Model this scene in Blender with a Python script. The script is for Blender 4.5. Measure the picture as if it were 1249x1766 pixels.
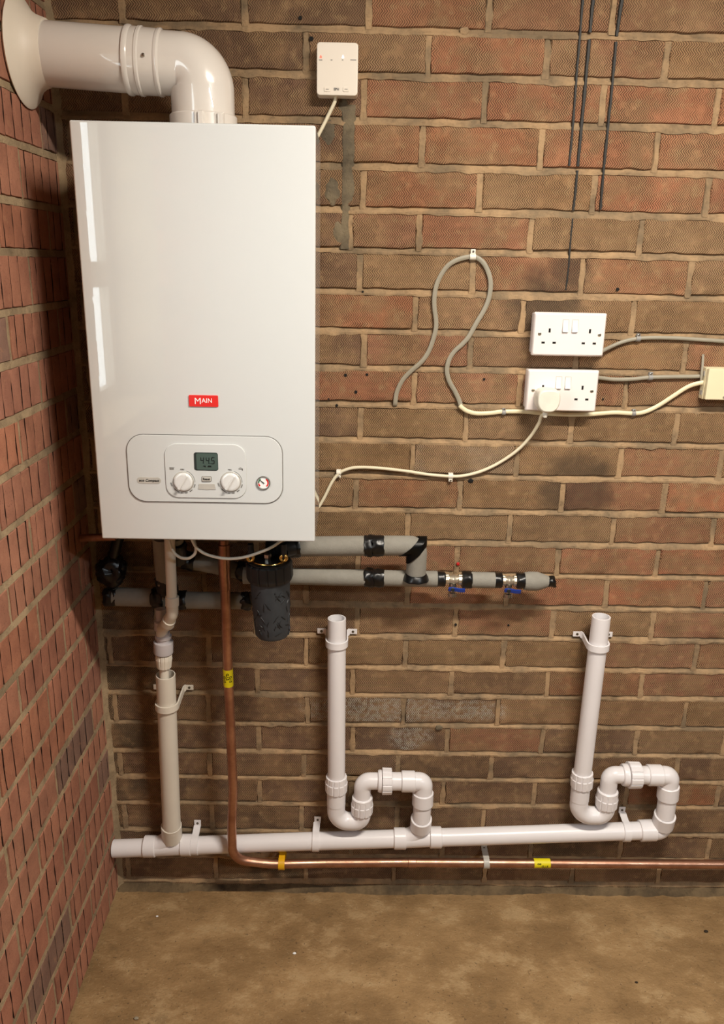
import bpy, bmesh, math, random
from mathutils import Vector, Matrix, noise
PI = math.pi
scene = bpy.context.scene
col = scene.collection
for o in list(bpy.data.objects): bpy.data.objects.remove(o)

# ------------------------------------------------------------------ camera
FPX = 1400.5                                   # focal length in pixels of the 1249-wide frame
CAM = Vector((0.570, -1.6967, 1.511))
RX = Vector((0.999774, -0.008979, 0.019266))   # image right
RY = Vector((0.015771, -0.294283, -0.955588))  # image down
RZ = Vector((0.014250, 0.955676, -0.294075))   # viewing direction
cd = bpy.data.cameras.new('camera'); cam = bpy.data.objects.new('camera', cd); col.objects.link(cam)
cd.sensor_fit = 'HORIZONTAL'; cd.sensor_width = 36.0; cd.lens = FPX/1249*36.0; cd.clip_start = 0.05
cam.matrix_world = Matrix(((RX.x, -RY.x, -RZ.x, CAM.x), (RX.y, -RY.y, -RZ.y, CAM.y), (RX.z, -RY.z, -RZ.z, CAM.z), (0, 0, 0, 1)))
scene.camera = cam

# ------------------------------------------------------------------ light and exposure
world = bpy.data.worlds.new('world'); scene.world = world; world.use_nodes = True
bg = world.node_tree.nodes['Background']; bg.inputs[0].default_value = (0.86, 0.96, 0.98, 1); bg.inputs[1].default_value = 8.0
scene.view_settings.view_transform = 'Standard'; scene.view_settings.look = 'None'
scene.view_settings.exposure = 0.0; scene.view_settings.gamma = 1.0
LAMP_POS = (1.15, -1.12, 2.30); LAMP_W = 48.0; LAMP_COL = (1.0, 0.91, 0.79)
def area(name, loc, rot, sx, sy, power, colr):
    l = bpy.data.lights.new(name, 'AREA'); l.shape = 'RECTANGLE'; l.size = sx; l.size_y = sy; l.energy = power; l.color = colr
    o = bpy.data.objects.new(name, l); col.objects.link(o); o.location = loc; o.rotation_euler = rot; return o
FILL_LAMP_W = 36.0; FILL_LAMP_COL = (0.86, 0.94, 1.0)  # cool fill light added outside the view
# portal that guides the sky's light through the side window
pt = area('window_portal', (-.19, -1.06, 1.56), (0, math.radians(-90), 0), .92, .70, 1, (1, 1, 1)); pt.data.cycles.is_portal = True

# ------------------------------------------------------------------ room numbers
RW, RD, RH = 3.0, 4.8, 2.42                    # width, depth, height
FZ = -0.015                                    # floor level

def at(px, py, Y):
    """the point of the plane y = Y that the pixel of the photograph shows"""
    d = RX*((px-624.5)/FPX) + RY*((py-883)/FPX) + RZ
    return CAM + d*((Y-CAM.y)/d.y)
def V(*a): return Vector(a)

# ------------------------------------------------------------------ materials
def lin(c):
    return tuple((v/12.92 if v <= 0.04045 else ((v+0.055)/1.055)**2.4) for v in [x/255 for x in c])
def newmat(name):
    m = bpy.data.materials.new(name); m.use_nodes = True
    return m, m.node_tree, m.node_tree.nodes['Principled BSDF']
def N(nt, t, **kw):
    n = nt.nodes.new(t)
    for k, v in kw.items():
        if k in ('operation', 'blend_type', 'data_type', 'attribute_name', 'uv_map', 'noise_dimensions', 'feature', 'use_clamp', 'layer_name'): setattr(n, k, v)
        else: n.inputs[k].default_value = v
    return n
def MA(nt, op, a, b=None, c=None):
    n = nt.nodes.new('ShaderNodeMath'); n.operation = op
    for i, v in enumerate((a, b, c)):
        if v is None: continue
        if isinstance(v, (int, float)): n.inputs[i].default_value = v
        else: nt.links.new(v, n.inputs[i])
    return n.outputs[0]
def MIX(nt, f, a, b, mode='MIX'):
    n = nt.nodes.new('ShaderNodeMix'); n.data_type = 'RGBA'; n.blend_type = mode
    for i, v in ((0, f), (6, a), (7, b)):
        if isinstance(v, (int, float)): n.inputs[i].default_value = v
        elif isinstance(v, tuple): n.inputs[i].default_value = (*v[:3], 1)
        else: nt.links.new(v, n.inputs[i])
    return n.outputs[2]
def NOI(nt, vec, scale, detail=3, rough=.55):
    n = nt.nodes.new('ShaderNodeTexNoise'); n.inputs['Scale'].default_value = scale; n.inputs['Detail'].default_value = detail
    n.inputs['Roughness'].default_value = rough
    if vec is not None: nt.links.new(vec, n.inputs['Vector'])
    return n.outputs['Fac']
def RAMP(nt, fac, a, b):
    n = nt.nodes.new('ShaderNodeMapRange'); n.interpolation_type = 'SMOOTHSTEP'
    n.inputs['From Min'].default_value = a; n.inputs['From Max'].default_value = b
    nt.links.new(fac, n.inputs['Value']); return n.outputs[0]
def BUMP(nt, h, dist, strength=1.0, nrm=None):
    n = nt.nodes.new('ShaderNodeBump'); n.inputs['Distance'].default_value = dist; n.inputs['Strength'].default_value = strength
    nt.links.new(h, n.inputs['Height'])
    if nrm is not None: nt.links.new(nrm, n.inputs['Normal'])
    return n.outputs[0]
def simple(name, rgb, rough=.4, metal=0.0, var=.06, vscale=30, bump=0.0, coat=0.0, dark=None):
    m, nt, p = newmat(name)
    g = N(nt, 'ShaderNodeNewGeometry').outputs['Position']
    n = NOI(nt, g, vscale, 4)
    c = lin(rgb); d = lin(dark) if dark else tuple(x*(1-var*2) for x in c)
    nt.links.new(MIX(nt, RAMP(nt, n, .3, .7), d, c), p.inputs['Base Color'])
    p.inputs['Roughness'].default_value = rough; p.inputs['Metallic'].default_value = metal
    p.inputs['Coat Weight'].default_value = coat
    p.inputs['Coat Roughness'].default_value = .02; p.inputs['Coat IOR'].default_value = 1.72
    if bump: nt.links.new(BUMP(nt, NOI(nt, g, vscale*6, 3), bump), p.inputs['Normal'])
    return m
M = {}
M['casing'] = simple('white_enamel', (210, 212, 211), .3, var=.004, coat=1.0)
M['panel'] = simple('panel_plastic', (206, 208, 207), .4, var=.004)
M['pvc'] = simple('white_pvc', (234, 230, 231), .28, var=.012, vscale=14)
M['pvc_old'] = simple('warm_white_pvc', (222, 214, 200), .35, var=.02, vscale=14)
M['pvc_grey'] = simple('grey_tint_pvc', (188, 182, 184), .35, var=.02)
M['flue'] = simple('flue_enamel', (216, 209, 201), .2, var=.006, coat=.5)
M['rubber_white'] = simple('white_rubber', (224, 213, 196), .5, var=.01)
M['socket'] = simple('socket_plastic', (240, 230, 226), .3, var=.004)
M['box'] = simple('box_plastic', (232, 222, 208), .38, var=.004)
M['cream'] = simple('cream_plastic', (232, 220, 184), .4, var=.01)
M['cord'] = simple('cream_white_cord', (228, 218, 190), .45, var=.02)
M['grey_cable'] = simple('grey_cable', (154, 147, 130), .5, var=.04)
M['grey_clip'] = simple('grey_clip_plastic', (150, 148, 145), .5)
M['white_clip'] = simple('white_clip_plastic', (236, 230, 215), .45)
M['foam'] = simple('grey_foam', (142, 138, 128), .85, var=.05, vscale=60, bump=.0006)
M['tape'] = simple('black_tape', (14, 14, 15), .34, var=.1)
M['black'] = simple('black_plastic', (24, 25, 27), .45, var=.1)
M['filter'] = simple('filter_black_wet', (50, 54, 58), .5, var=.1, vscale=60, dark=(44, 48, 52))
M['dark_hole'] = simple('dark_recess', (14, 11, 9), .9)
M['brass'] = simple('brass', (222, 184, 108), .25, 1.0, var=.08)
M['steel'] = simple('bright_steel', (205, 202, 196), .25, 1.0)
M['nickel'] = simple('nickel', (214, 204, 184), .35, .8)
M['blue'] = simple('blue_lever', (24, 58, 148), .4)
M['yellow'] = simple('yellow_label', (235, 218, 20), .5, var=.02)
M['yellow_clip'] = simple('yellow_clip', (232, 176, 20), .45)
M['ink'] = simple('black_ink', (25, 23, 15), .6)
M['red'] = simple('red_badge', (222, 40, 36), .35, var=.01)
M['white'] = simple('white_print', (240, 240, 238), .4, var=.0)
M['lcd'] = simple('lcd', (74, 92, 86), .25, var=.02)
M['lcd_dark'] = simple('lcd_bezel', (44, 54, 54), .2, var=.02)
M['lcd_ink'] = simple('lcd_digits', (18, 28, 28), .3, var=.0)
M['clip_screw'] = simple('dull_screw', (92, 82, 66), .5, .3)
M['grey_print'] = simple('grey_print', (118, 116, 112), .5)
M['light_grey'] = simple('light_grey_plastic', (192, 188, 180), .4)
M['knob'] = simple('knob_silver_white', (226, 226, 224), .22, .08, var=.01)
M['redspot'] = simple('red_wall_plug', (190, 30, 30), .5)
M['tar'] = simple('black_drip', (26, 23, 18), .6)
M['paint'] = simple('ceiling_board', (150, 138, 118), .8, var=.02)
M['timber'] = simple('timber_paint', (170, 162, 148), .5)
M['debris'] = simple('plaster_crumb', (150, 140, 120), .9)
M['debris_dark'] = simple('dark_crumb', (52, 40, 26), .9)
M['gauge_green'] = simple('gauge_green', (70, 120, 90), .5)
def emit(name, rgb, s):
    m, nt, p = newmat(name); p.inputs['Emission Color'].default_value = (*lin(rgb), 1); p.inputs['Emission Strength'].default_value = s
    p.inputs['Base Color'].default_value = (*lin(rgb), 1); return m
M['led_red'] = emit('red_indicator', (255, 110, 90), .8)
M['led_white'] = emit('white_indicator', (225, 225, 255), 2.5)
def copper_mat():
    m, nt, p = newmat('copper'); g = N(nt, 'ShaderNodeNewGeometry').outputs['Position']
    n = RAMP(nt, NOI(nt, g, 18, 5, .65), .35, .7)
    nt.links.new(MIX(nt, n, lin((166, 120, 96)), lin((200, 154, 128))), p.inputs['Base Color'])
    p.inputs['Metallic'].default_value = .9
    nt.links.new(MA(nt, 'MULTIPLY_ADD', n, -.12, .42), p.inputs['Roughness']); return m
M['copper'] = copper_mat()
def glass_mat():
    m, nt, p = newmat('window_glass'); nt.nodes.remove(p)
    tr = nt.nodes.new('ShaderNodeBsdfTransparent'); gl = nt.nodes.new('ShaderNodeBsdfGlossy'); gl.inputs['Roughness'].default_value = .02
    fr = nt.nodes.new('ShaderNodeFresnel'); mx = nt.nodes.new('ShaderNodeMixShader')
    ge = nt.nodes.new('ShaderNodeNewGeometry'); nt.links.new(MA(nt, 'MULTIPLY', fr.outputs[0], MA(nt, 'SUBTRACT', 1.0, ge.outputs['Backfacing'])), mx.inputs[0]); nt.links.new(tr.outputs[0], mx.inputs[1]); nt.links.new(gl.outputs[0], mx.inputs[2])
    nt.links.new(mx.outputs[0], nt.nodes['Material Output'].inputs[0]); return m
M['glass'] = glass_mat()

def brick_back():
    """brown fletton with rows of raked chevrons; UV = metres along / above the brick's bottom"""
    m, nt, p = newmat('chevron_brick')
    uv = N(nt, 'ShaderNodeUVMap', uv_map='UVMap').outputs[0]
    sp = nt.nodes.new('ShaderNodeSeparateXYZ'); nt.links.new(uv, sp.inputs[0]); u, v = sp.outputs[0], sp.outputs[1]
    g = N(nt, 'ShaderNodeNewGeometry').outputs['Position']
    tint = N(nt, 'ShaderNodeAttribute', attribute_name='tint').outputs['Color']
    wob = NOI(nt, g, 60, 2); wob2 = NOI(nt, g, 14, 3)
    vv = MA(nt, 'ADD', v, MA(nt, 'MULTIPLY', MA(nt, 'SUBTRACT', wob2, .5), .003))
    tri = MA(nt, 'PINGPONG', vv, .0081)
    ph = MA(nt, 'SUBTRACT', MA(nt, 'ADD', u, MA(nt, 'MULTIPLY', MA(nt, 'SUBTRACT', wob, .5), .0032)), MA(nt, 'MULTIPLY', tri, .85))
    wave = MA(nt, 'MULTIPLY_ADD', MA(nt, 'SINE', MA(nt, 'MULTIPLY', ph, 2*PI/.0047)), .5, .5)
    ridge = RAMP(nt, wave, .12, .72)
    worn = RAMP(nt, NOI(nt, g, 38, 4), .3, .5)
    groove = MA(nt, 'MULTIPLY', MA(nt, 'SUBTRACT', 1.0, ridge), MA(nt, 'MULTIPLY_ADD', worn, .6, .4))
    big = RAMP(nt, NOI(nt, g, 7, 5, .6), .3, .72)
    tint = MIX(nt, MA(nt, 'MULTIPLY', RAMP(nt, NOI(nt, g, 11, 4), .42, .6), .75), tint, lin((166, 132, 96)))
    c = MIX(nt, big, MIX(nt, .7, tint, (.66, .62, .56), 'MULTIPLY'), tint)
    c = MIX(nt, MA(nt, 'MULTIPLY', RAMP(nt, NOI(nt, g, 45, 4), .5, .72), .55), c, lin((178, 146, 106)))      # mortar smears
    c = MIX(nt, MA(nt, 'MULTIPLY', groove, MA(nt, 'MULTIPLY_ADD', RAMP(nt, NOI(nt, g, 17, 3), .35, .65), .40, .50)), c, MIX(nt, 1.0, c, (.26, .235, .21), 'MULTIPLY'))          # darker colour in the grooves
    sp2 = nt.nodes.new('ShaderNodeSeparateXYZ'); nt.links.new(g, sp2.inputs[0]); x, z = sp2.outputs[0], sp2.outputs[2]
    def blob(cx, cz, rx, rz):
        a = MA(nt, 'POWER', MA(nt, 'DIVIDE', MA(nt, 'SUBTRACT', x, cx), rx), 2.0)
        b = MA(nt, 'POWER', MA(nt, 'DIVIDE', MA(nt, 'SUBTRACT', z, cz), rz), 2.0)
        d = MA(nt, 'ADD', MA(nt, 'ADD', a, b), MA(nt, 'MULTIPLY', MA(nt, 'SUBTRACT', NOI(nt, g, 22, 5), .5), 1.6))
        n = nt.nodes.new('ShaderNodeMapRange'); n.interpolation_type = 'SMOOTHSTEP'
        n.inputs['From Min'].default_value = 1.1; n.inputs['From Max'].default_value = .2; nt.links.new(d, n.inputs['Value']); return n.outputs[0]
    # white salt bloom low on the wall
    salt = MA(nt, 'MAXIMUM', blob(.66, .50, .22, .045), MA(nt, 'MAXIMUM', blob(.72, .43, .06, .05), blob(.87, .50, .09, .03)))
    salt = MA(nt, 'MULTIPLY', MA(nt, 'MULTIPLY', MA(nt, 'MULTIPLY', salt, ridge), RAMP(nt, NOI(nt, g, 90, 5, .7), .38, .58)), .8)
    c = MIX(nt, salt, c, lin((186, 180, 166)))
    soot = MA(nt, 'MAXIMUM', blob(.96, 1.43, .09, .09), MA(nt, 'MAXIMUM', blob(1.06, 1.05, .10, .09), blob(1.0, 1.50, .05, .05)))
    c = MIX(nt, MA(nt, 'MULTIPLY', soot, .62), c, lin((44, 38, 30)))
    nt.links.new(c, p.inputs['Base Color']); p.inputs['Roughness'].default_value = .88
    h = MA(nt, 'ADD', MA(nt, 'MULTIPLY', groove, -1.0), MA(nt, 'MULTIPLY', NOI(nt, g, 260, 3), .35))
    nt.links.new(BUMP(nt, h, .0020), p.inputs['Normal'])
    return m
def brick_side():
    m, nt, p = newmat('red_brick')
    g = N(nt, 'ShaderNodeNewGeometry').outputs['Position']
    tint = N(nt, 'ShaderNodeAttribute', attribute_name='tint').outputs['Color']
    c = MIX(nt, RAMP(nt, NOI(nt, g, 12, 5, .65), .3, .7), MIX(nt, 1.0, tint, (.70, .66, .66), 'MULTIPLY'), tint)
    c = MIX(nt, MA(nt, 'MULTIPLY', RAMP(nt, NOI(nt, g, 40, 5, .7), .56, .7), .5), c, lin((176, 128, 96)))
    c = MIX(nt, MA(nt, 'MULTIPLY', RAMP(nt, NOI(nt, g, 330, 2), .62, .7), .55), c, lin((70, 42, 32)))
    nt.links.new(c, p.inputs['Base Color']); p.inputs['Roughness'].default_value = .85
    nt.links.new(BUMP(nt, NOI(nt, g, 150, 5, .7), .0012), p.inputs['Normal']); return m
def mortar(name, a, b):
    m, nt, p = newmat(name); g = N(nt, 'ShaderNodeNewGeometry').outputs['Position']
    c = MIX(nt, RAMP(nt, NOI(nt, g, 9, 5, .65), .35, .65), lin(a), lin(b))
    c = MIX(nt, MA(nt, 'MULTIPLY', RAMP(nt, NOI(nt, g, 420, 2), .6, .72), .4), c, lin((95, 75, 50)))
    c = MIX(nt, MA(nt, 'MULTIPLY', RAMP(nt, NOI(nt, g, 38, 5, .7), .5, .68), .55), c, MIX(nt, 1.0, c, (.52, .50, .48), 'MULTIPLY'))
    nt.links.new(c, p.inputs['Base Color']); p.inputs['Roughness'].default_value = .95
    nt.links.new(BUMP(nt, NOI(nt, g, 110, 6, .75), .0035), p.inputs['Normal']); return m
def floor_mat():
    m, nt, p = newmat('dusty_concrete'); g = N(nt, 'ShaderNodeNewGeometry').outputs['Position']
    mp = nt.nodes.new('ShaderNodeMapping'); mp.inputs['Scale'].default_value = (1, 1.5, 1); mp.inputs['Rotation'].default_value = (0, 0, .5); nt.links.new(g, mp.inputs[0]); w = mp.outputs[0]
    c = MIX(nt, RAMP(nt, NOI(nt, w, 4.5, 8, .7), .34, .68), lin((126, 97, 60)), lin((162, 130, 88)))
    c = MIX(nt, MA(nt, 'MULTIPLY', RAMP(nt, NOI(nt, w, 9, 6, .7), .52, .66), .45), c, lin((180, 154, 114)))
    c = MIX(nt, MA(nt, 'MULTIPLY', RAMP(nt, NOI(nt, g, 22, 6, .7), .56, .7), .38), c, lin((104, 82, 52)))
    c = MIX(nt, MA(nt, 'MULTIPLY', RAMP(nt, NOI(nt, g, 160, 2), .66, .73), .6), c, lin((62, 44, 26)))
    c = MIX(nt, MA(nt, 'MULTIPLY', RAMP(nt, NOI(nt, g, 230, 2), .68, .74), .5), c, lin((190, 170, 136)))
    nt.links.new(c, p.inputs['Base Color']); p.inputs['Roughness'].default_value = .8
    h = MA(nt, 'ADD', NOI(nt, w, 14, 7, .65), MA(nt, 'MULTIPLY', NOI(nt, g, 200, 3), .25))
    nt.links.new(BUMP(nt, h, .006), p.inputs['Normal']); return m
M['brick_back'] = brick_back(); M['brick_side'] = brick_side()
M['mortar'] = mortar('sandy_mortar', (132, 113, 88), (184, 152, 114))
M['mortar_side'] = mortar('grey_sand_mortar', (142, 122, 94), (178, 154, 120))
M['mortar_grey'] = mortar('grey_cement', (98, 88, 72), (132, 118, 94))
M['floor'] = floor_mat(); M['cement_foot'] = mortar('dirty_cement', (74, 60, 42), (120, 100, 72)); M['brown_block'] = mortar('brown_blockwork', (92, 74, 54), (116, 94, 68))

# ------------------------------------------------------------------ mesh helpers
def grid_faces(bm, rings, closed, caps=(False, False)):
    for a, b in zip(rings[:-1], rings[1:]):
        n = len(a)
        for i in range(n if closed else n-1):
            j = (i+1) % n
            try: bm.faces.new((a[i], a[j], b[j], b[i]))
            except ValueError: pass
    if caps[0]: bm.faces.new(list(reversed(rings[0])))
    if caps[1]: bm.faces.new(rings[-1])
def fillet(pts, r, n=8):
    """round the corners of a polyline; r = one radius or one per inner point"""
    out = [pts[0].copy()]
    for i in range(1, len(pts)-1):
        rr = r[i-1] if isinstance(r, (list, tuple)) else r
        a = (pts[i-1]-pts[i]); b = (pts[i+1]-pts[i]); la, lb = a.length, b.length; a.normalize(); b.normalize()
        ang = a.angle(b)
        if rr <= 0 or abs(PI-ang) < .02: out.append(pts[i].copy()); continue
        t = min(rr/math.tan(ang/2), la*.49, lb*.49); rr = t*math.tan(ang/2)
        c = pts[i] + (a+b).normalized()*(rr/math.sin(ang/2))
        p0 = pts[i]+a*t; p1 = pts[i]+b*t; v0 = p0-c; v1 = p1-c; th = v0.angle(v1)
        for k in range(n+1):
            s = k/n; out.append(c + (v0*math.sin((1-s)*th)+v1*math.sin(s*th))/math.sin(th))
    out.append(pts[-1].copy()); return out
def sweep(bm, pts, r, seg=20, caps=(True, True), flat=1.0, hint=None):
    """tube along points; r = radius or list"""
    rings = []; n = len(pts)
    t0 = (pts[1]-pts[0]).normalized()
    up = hint or (V(0, 0, 1) if abs(t0.z) < .9 else V(0, -1, 0))
    x = (up - t0*up.dot(t0)).normalized()
    for i in range(n):
        if i == 0: t = (pts[1]-pts[0])
        elif i == n-1: t = pts[-1]-pts[-2]
        else: t = (pts[i+1]-pts[i]).normalized()+(pts[i]-pts[i-1]).normalized()
        t.normalize(); x = (x - t*x.dot(t)).normalized(); y = t.cross(x)
        rr = r[i] if isinstance(r, (list, tuple)) else r
        rings.append([bm.verts.new(pts[i] + (x*math.cos(a)*rr + y*math.sin(a)*rr*flat)) for a in [2*PI*k/seg for k in range(seg)]])
    grid_faces(bm, rings, True, caps); return bm
def lathe(bm, p0, axis, prof, seg=32, ribs=0, depth=0.0, caps=(True, True)):
    """profile [(t, r)] turned about axis from p0; ribs = raised lugs round the rim"""
    a = axis.normalized(); x = a.orthogonal().normalized(); y = a.cross(x); rings = []
    for t, r in prof:
        ring = []
        for k in range(seg):
            th = 2*PI*k/seg; rr = r
            if ribs and (k*ribs/seg) % 1 < .13: rr = r - abs(depth)
            ring.append(bm.verts.new(p0 + a*t + x*math.cos(th)*rr + y*math.sin(th)*rr))
        rings.append(ring)
    grid_faces(bm, rings, True, caps); return bm
def ring_between(bm, p0, p1, r, seg=28, lip=.0012, **k):
    L = (p1-p0).length
    return lathe(bm, p0, p1-p0, [(0, r-lip), (lip, r), (L-lip, r), (L, r-lip)], seg, **k)
def box(bm, lo, hi, bev=0.0, seg=2):
    t = bmesh.new(); bmesh.ops.create_cube(t, size=1)
    for v in t.verts: v.co = V(*[(lo[i]+hi[i])/2 + v.co[i]*(hi[i]-lo[i]) for i in range(3)])
    if bev: bmesh.ops.bevel(t, geom=t.edges[:], offset=bev, segments=seg, profile=.5, affect='EDGES')
    merge(bm, t); return bm
def merge(bm, t, mat=None):
    if mat is not None: t.transform(mat)
    mp = {v: bm.verts.new(v.co) for v in t.verts}
    for f in t.faces:
        try: bm.faces.new([mp[v] for v in f.verts])
        except ValueError: pass
    t.free()
def rrect(w, h, r, n=6):
    out = []
    for cx, cy, a0 in ((w/2-r, h/2-r, 0), (-w/2+r, h/2-r, PI/2), (-w/2+r, -h/2+r, PI), (w/2-r, -h/2+r, 1.5*PI)):
        for k in range(n+1): a = a0+PI/2*k/n; out.append((cx+r*math.cos(a), cy+r*math.sin(a)))
    return out
def plate(bm, c, outline, y0, y1, bev=0.0):
    """outline (x, z) about c extruded from y0 (back) to y1 (front, more negative), front edge rounded"""
    rings = []; steps = [(y0, 1.0, 0)]
    if bev: steps += [(y1+bev, 1.0, 0), (y1+bev*.35, 1.0, bev*.3), (y1, 1.0, bev)]
    else: steps += [(y1, 1.0, 0)]
    n = len(outline)
    for y, _, ins in steps:
        ring = []
        for i, (x, z) in enumerate(outline):
            l = math.hypot(x, z) or 1
            ring.append(bm.verts.new((c[0]+x - ins*(1 if x > 0 else -1)*min(1, abs(x)/l*1.3), y, c[2]+z - ins*(1 if z > 0 else -1)*min(1, abs(z)/l*1.3))))
        rings.append(ring)
    grid_faces(bm, rings, True, (True, True)); return bm
def ribbon(bm, pts, wdir, w, t):
    """strap: rectangle section, width w along wdir, thickness t, along pts"""
    wd = wdir.normalized(); rings = []; n = len(pts)
    for i in range(n):
        tg = (pts[min(i+1, n-1)]-pts[max(i-1, 0)]).normalized(); nn = tg.cross(wd).normalized()
        rings.append([bm.verts.new(pts[i]+wd*(a*w/2)+nn*(b*t/2)) for a, b in ((-1, -1), (1, -1), (1, 1), (-1, 1))])
    grid_faces(bm, rings, True, (True, True)); return bm
def catmull(pts, n=6):
    out = []
    P = [pts[0]*2-pts[1]] + list(pts) + [pts[-1]*2-pts[-2]]
    for i in range(1, len(P)-2):
        for k in range(n):
            t = k/n; a, b, c, d = P[i-1], P[i], P[i+1], P[i+2]
            out.append(.5*((2*b)+(c-a)*t+(2*a-5*b+4*c-d)*t*t+(3*b-a-3*c+d)*t**3))
    out.append(pts[-1].copy()); return out
def finish(name, bm, mat, loc=V(0, 0, 0), parent=None, angle=35, extra=(), wn=True):
    bmesh.ops.recalc_face_normals(bm, faces=bm.faces[:])
    for v in bm.verts: v.co -= loc
    me = bpy.data.meshes.new(name); bm.to_mesh(me); bm.free()
    me.materials.append(mat)
    for e in extra: me.materials.append(e)
    me.polygons.foreach_set('use_smooth', [True]*len(me.polygons))
    me.set_sharp_from_angle(angle=math.radians(angle))
    o = bpy.data.objects.new(name, me); col.objects.link(o)
    if parent: o.parent = parent
    else: o.location = loc
    if len(me.polygons) < 30000 and wn:
        w = o.modifiers.new('weighted_normal', 'WEIGHTED_NORMAL'); w.keep_sharp = True; w.weight = 100
    return o
class Thing:
    def __init__(s, name, label, cat, loc, group=None):
        s.loc = Vector(loc); s.o = bpy.data.objects.new(name, None); col.objects.link(s.o); s.o.location = s.loc
        s.o.empty_display_size = .02; s.o['label'] = label; s.o['category'] = cat
        if group: s.o['group'] = group
    def part(s, name, bm, mat, parent=None, label=None, angle=35, extra=()):
        o = finish(name, bm, M[mat] if isinstance(mat, str) else mat, s.loc.copy(), parent or s.o, angle, extra)
        if label: o['label'] = label
        return o
def single(name, bm, mat, label, cat, loc, group=None, angle=35):
    o = finish(name, bm, M[mat], Vector(loc), None, angle); o['label'] = label; o['category'] = cat
    if group: o['group'] = group
    return o
def struct(name, bm, mats, angle=30):
    o = finish(name, bm, mats[0], V(0, 0, 0), None, angle, mats[1:]); o['kind'] = 'structure'; return o
def B(): return bmesh.new()
def text_bm(body, size, c, depth=.0004, rot=0.0, shear=0.0, bold=0.0, sx=1.0, vertical_face=True):
    """lettering standing on a plane that faces -y, centred on c"""
    cu = bpy.data.curves.new('t', 'FONT'); cu.body = body; cu.size = size; cu.extrude = depth/2; cu.align_x = 'CENTER'; cu.align_y = 'CENTER'
    cu.shear = shear; cu.offset = bold; cu.resolution_u = 3
    ob = bpy.data.objects.new('t', cu); col.objects.link(ob); bpy.context.view_layer.update()
    me = ob.to_mesh(); bm = bmesh.new(); bm.from_mesh(me); ob.to_mesh_clear(); bpy.data.objects.remove(ob); bpy.data.curves.remove(cu)
    m = Matrix.Translation(c) @ Matrix.Rotation(PI/2, 4, 'X') @ Matrix.Rotation(rot, 4, 'Z') @ Matrix.Diagonal((sx, 1, 1, 1))
    bm.transform(m); return bm

# ================================================================== STRUCTURE
random.seed(7)
BEDS = {-1: 2.000, 0: 1.922, 1: 1.846, 2: 1.768, 3: 1.688, 4: 1.609, 5: 1.5335, 6: 1.454, 7: 1.377, 8: 1.3023, 9: 1.226, 10: 1.149, 11: 1.0732,
        12: .995, 13: .921, 14: .846, 15: .769, 16: .692, 17: .613, 18: .540, 19: .461, 20: .385, 21: .312, 22: .238, 23: .158, 24: .082, 25: .006,
        -2: 2.077, -3: 2.154, -4: 2.231, -5: 2.308, -6: 2.385, -7: 2.462}
PERP = {0: {0: .589, 1: .811, 2: 1.040}, 1: {.5: .702, 1.5: .924, 2.5: 1.149}, 2: {0: .583, 1: .812, 2: 1.037, 3: 1.256}, 3: {-.13: .560, .5: .697, 1.5: .926, 2.5: 1.150},
        4: {0: .585, 1: .812, 2: 1.036, 3: 1.260}, 5: {-.13: .560, .5: .697, 1.5: .919, 2.5: 1.138}, 6: {0: .581, 1: .808, 2: 1.028, 3: 1.247}, 7: {.5: .695, 1.5: .915, 2.5: 1.141},
        8: {0: .592, 1: .812, 3: 1.258}, 9: {.5: .699, 1.5: .920, 2.5: 1.144}, 10: {0: .588, 1: .812, 2: 1.036, 3: 1.260}, 11: {.5: .701, 1.5: .926, 2.5: 1.149, 3.5: 1.367},
        12: {0: .581, 1: .808, 2: 1.031, 3: 1.254}, 13: {.5: .696, 1.5: .922, 2.5: 1.151, 3.5: 1.373}, 14: {1: .809, 2: 1.035, 3: 1.258},
        15: {.5: .702, 1.5: .926, 2.5: 1.152, 3.5: 1.376}, 16: {0: .590, 1: .814, 2: 1.037, 3: 1.267}, 17: {-1.5: .249, -.5: .473, .5: .702, 1.5: .929, 3.5: 1.378},
        18: {-1: .359, 0: .581, 1: .813, 2: 1.038, 3: 1.260}, 19: {-1.5: .243, -.5: .475, .5: .703, 1.5: .927, 3.5: 1.373}, 20: {-1: .359, 0: .583, 1: .810, 2: 1.039, 3: 1.266},
        21: {-1.5: .240, -.5: .467, .5: .695, 1.5: .921}, 22: {-1: .359, 1: .808, 2: 1.032}, 23: {-1.5: .241, -.5: .461, 1.5: .912}}
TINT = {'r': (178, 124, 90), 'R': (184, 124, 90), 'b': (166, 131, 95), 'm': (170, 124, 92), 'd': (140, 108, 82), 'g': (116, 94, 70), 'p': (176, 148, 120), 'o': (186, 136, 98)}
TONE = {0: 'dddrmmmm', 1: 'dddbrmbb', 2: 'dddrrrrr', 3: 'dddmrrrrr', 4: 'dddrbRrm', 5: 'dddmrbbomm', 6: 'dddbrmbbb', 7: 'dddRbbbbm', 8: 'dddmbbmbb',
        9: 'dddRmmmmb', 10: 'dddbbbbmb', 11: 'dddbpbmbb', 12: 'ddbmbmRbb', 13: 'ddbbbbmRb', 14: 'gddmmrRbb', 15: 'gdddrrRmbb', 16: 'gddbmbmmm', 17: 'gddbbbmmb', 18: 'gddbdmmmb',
        19: 'gddddbbbb', 20: 'gdddmdbbd', 21: 'gdddddddd', 22: 'gdddddRdd', 23: 'gdddddddd'}
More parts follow.
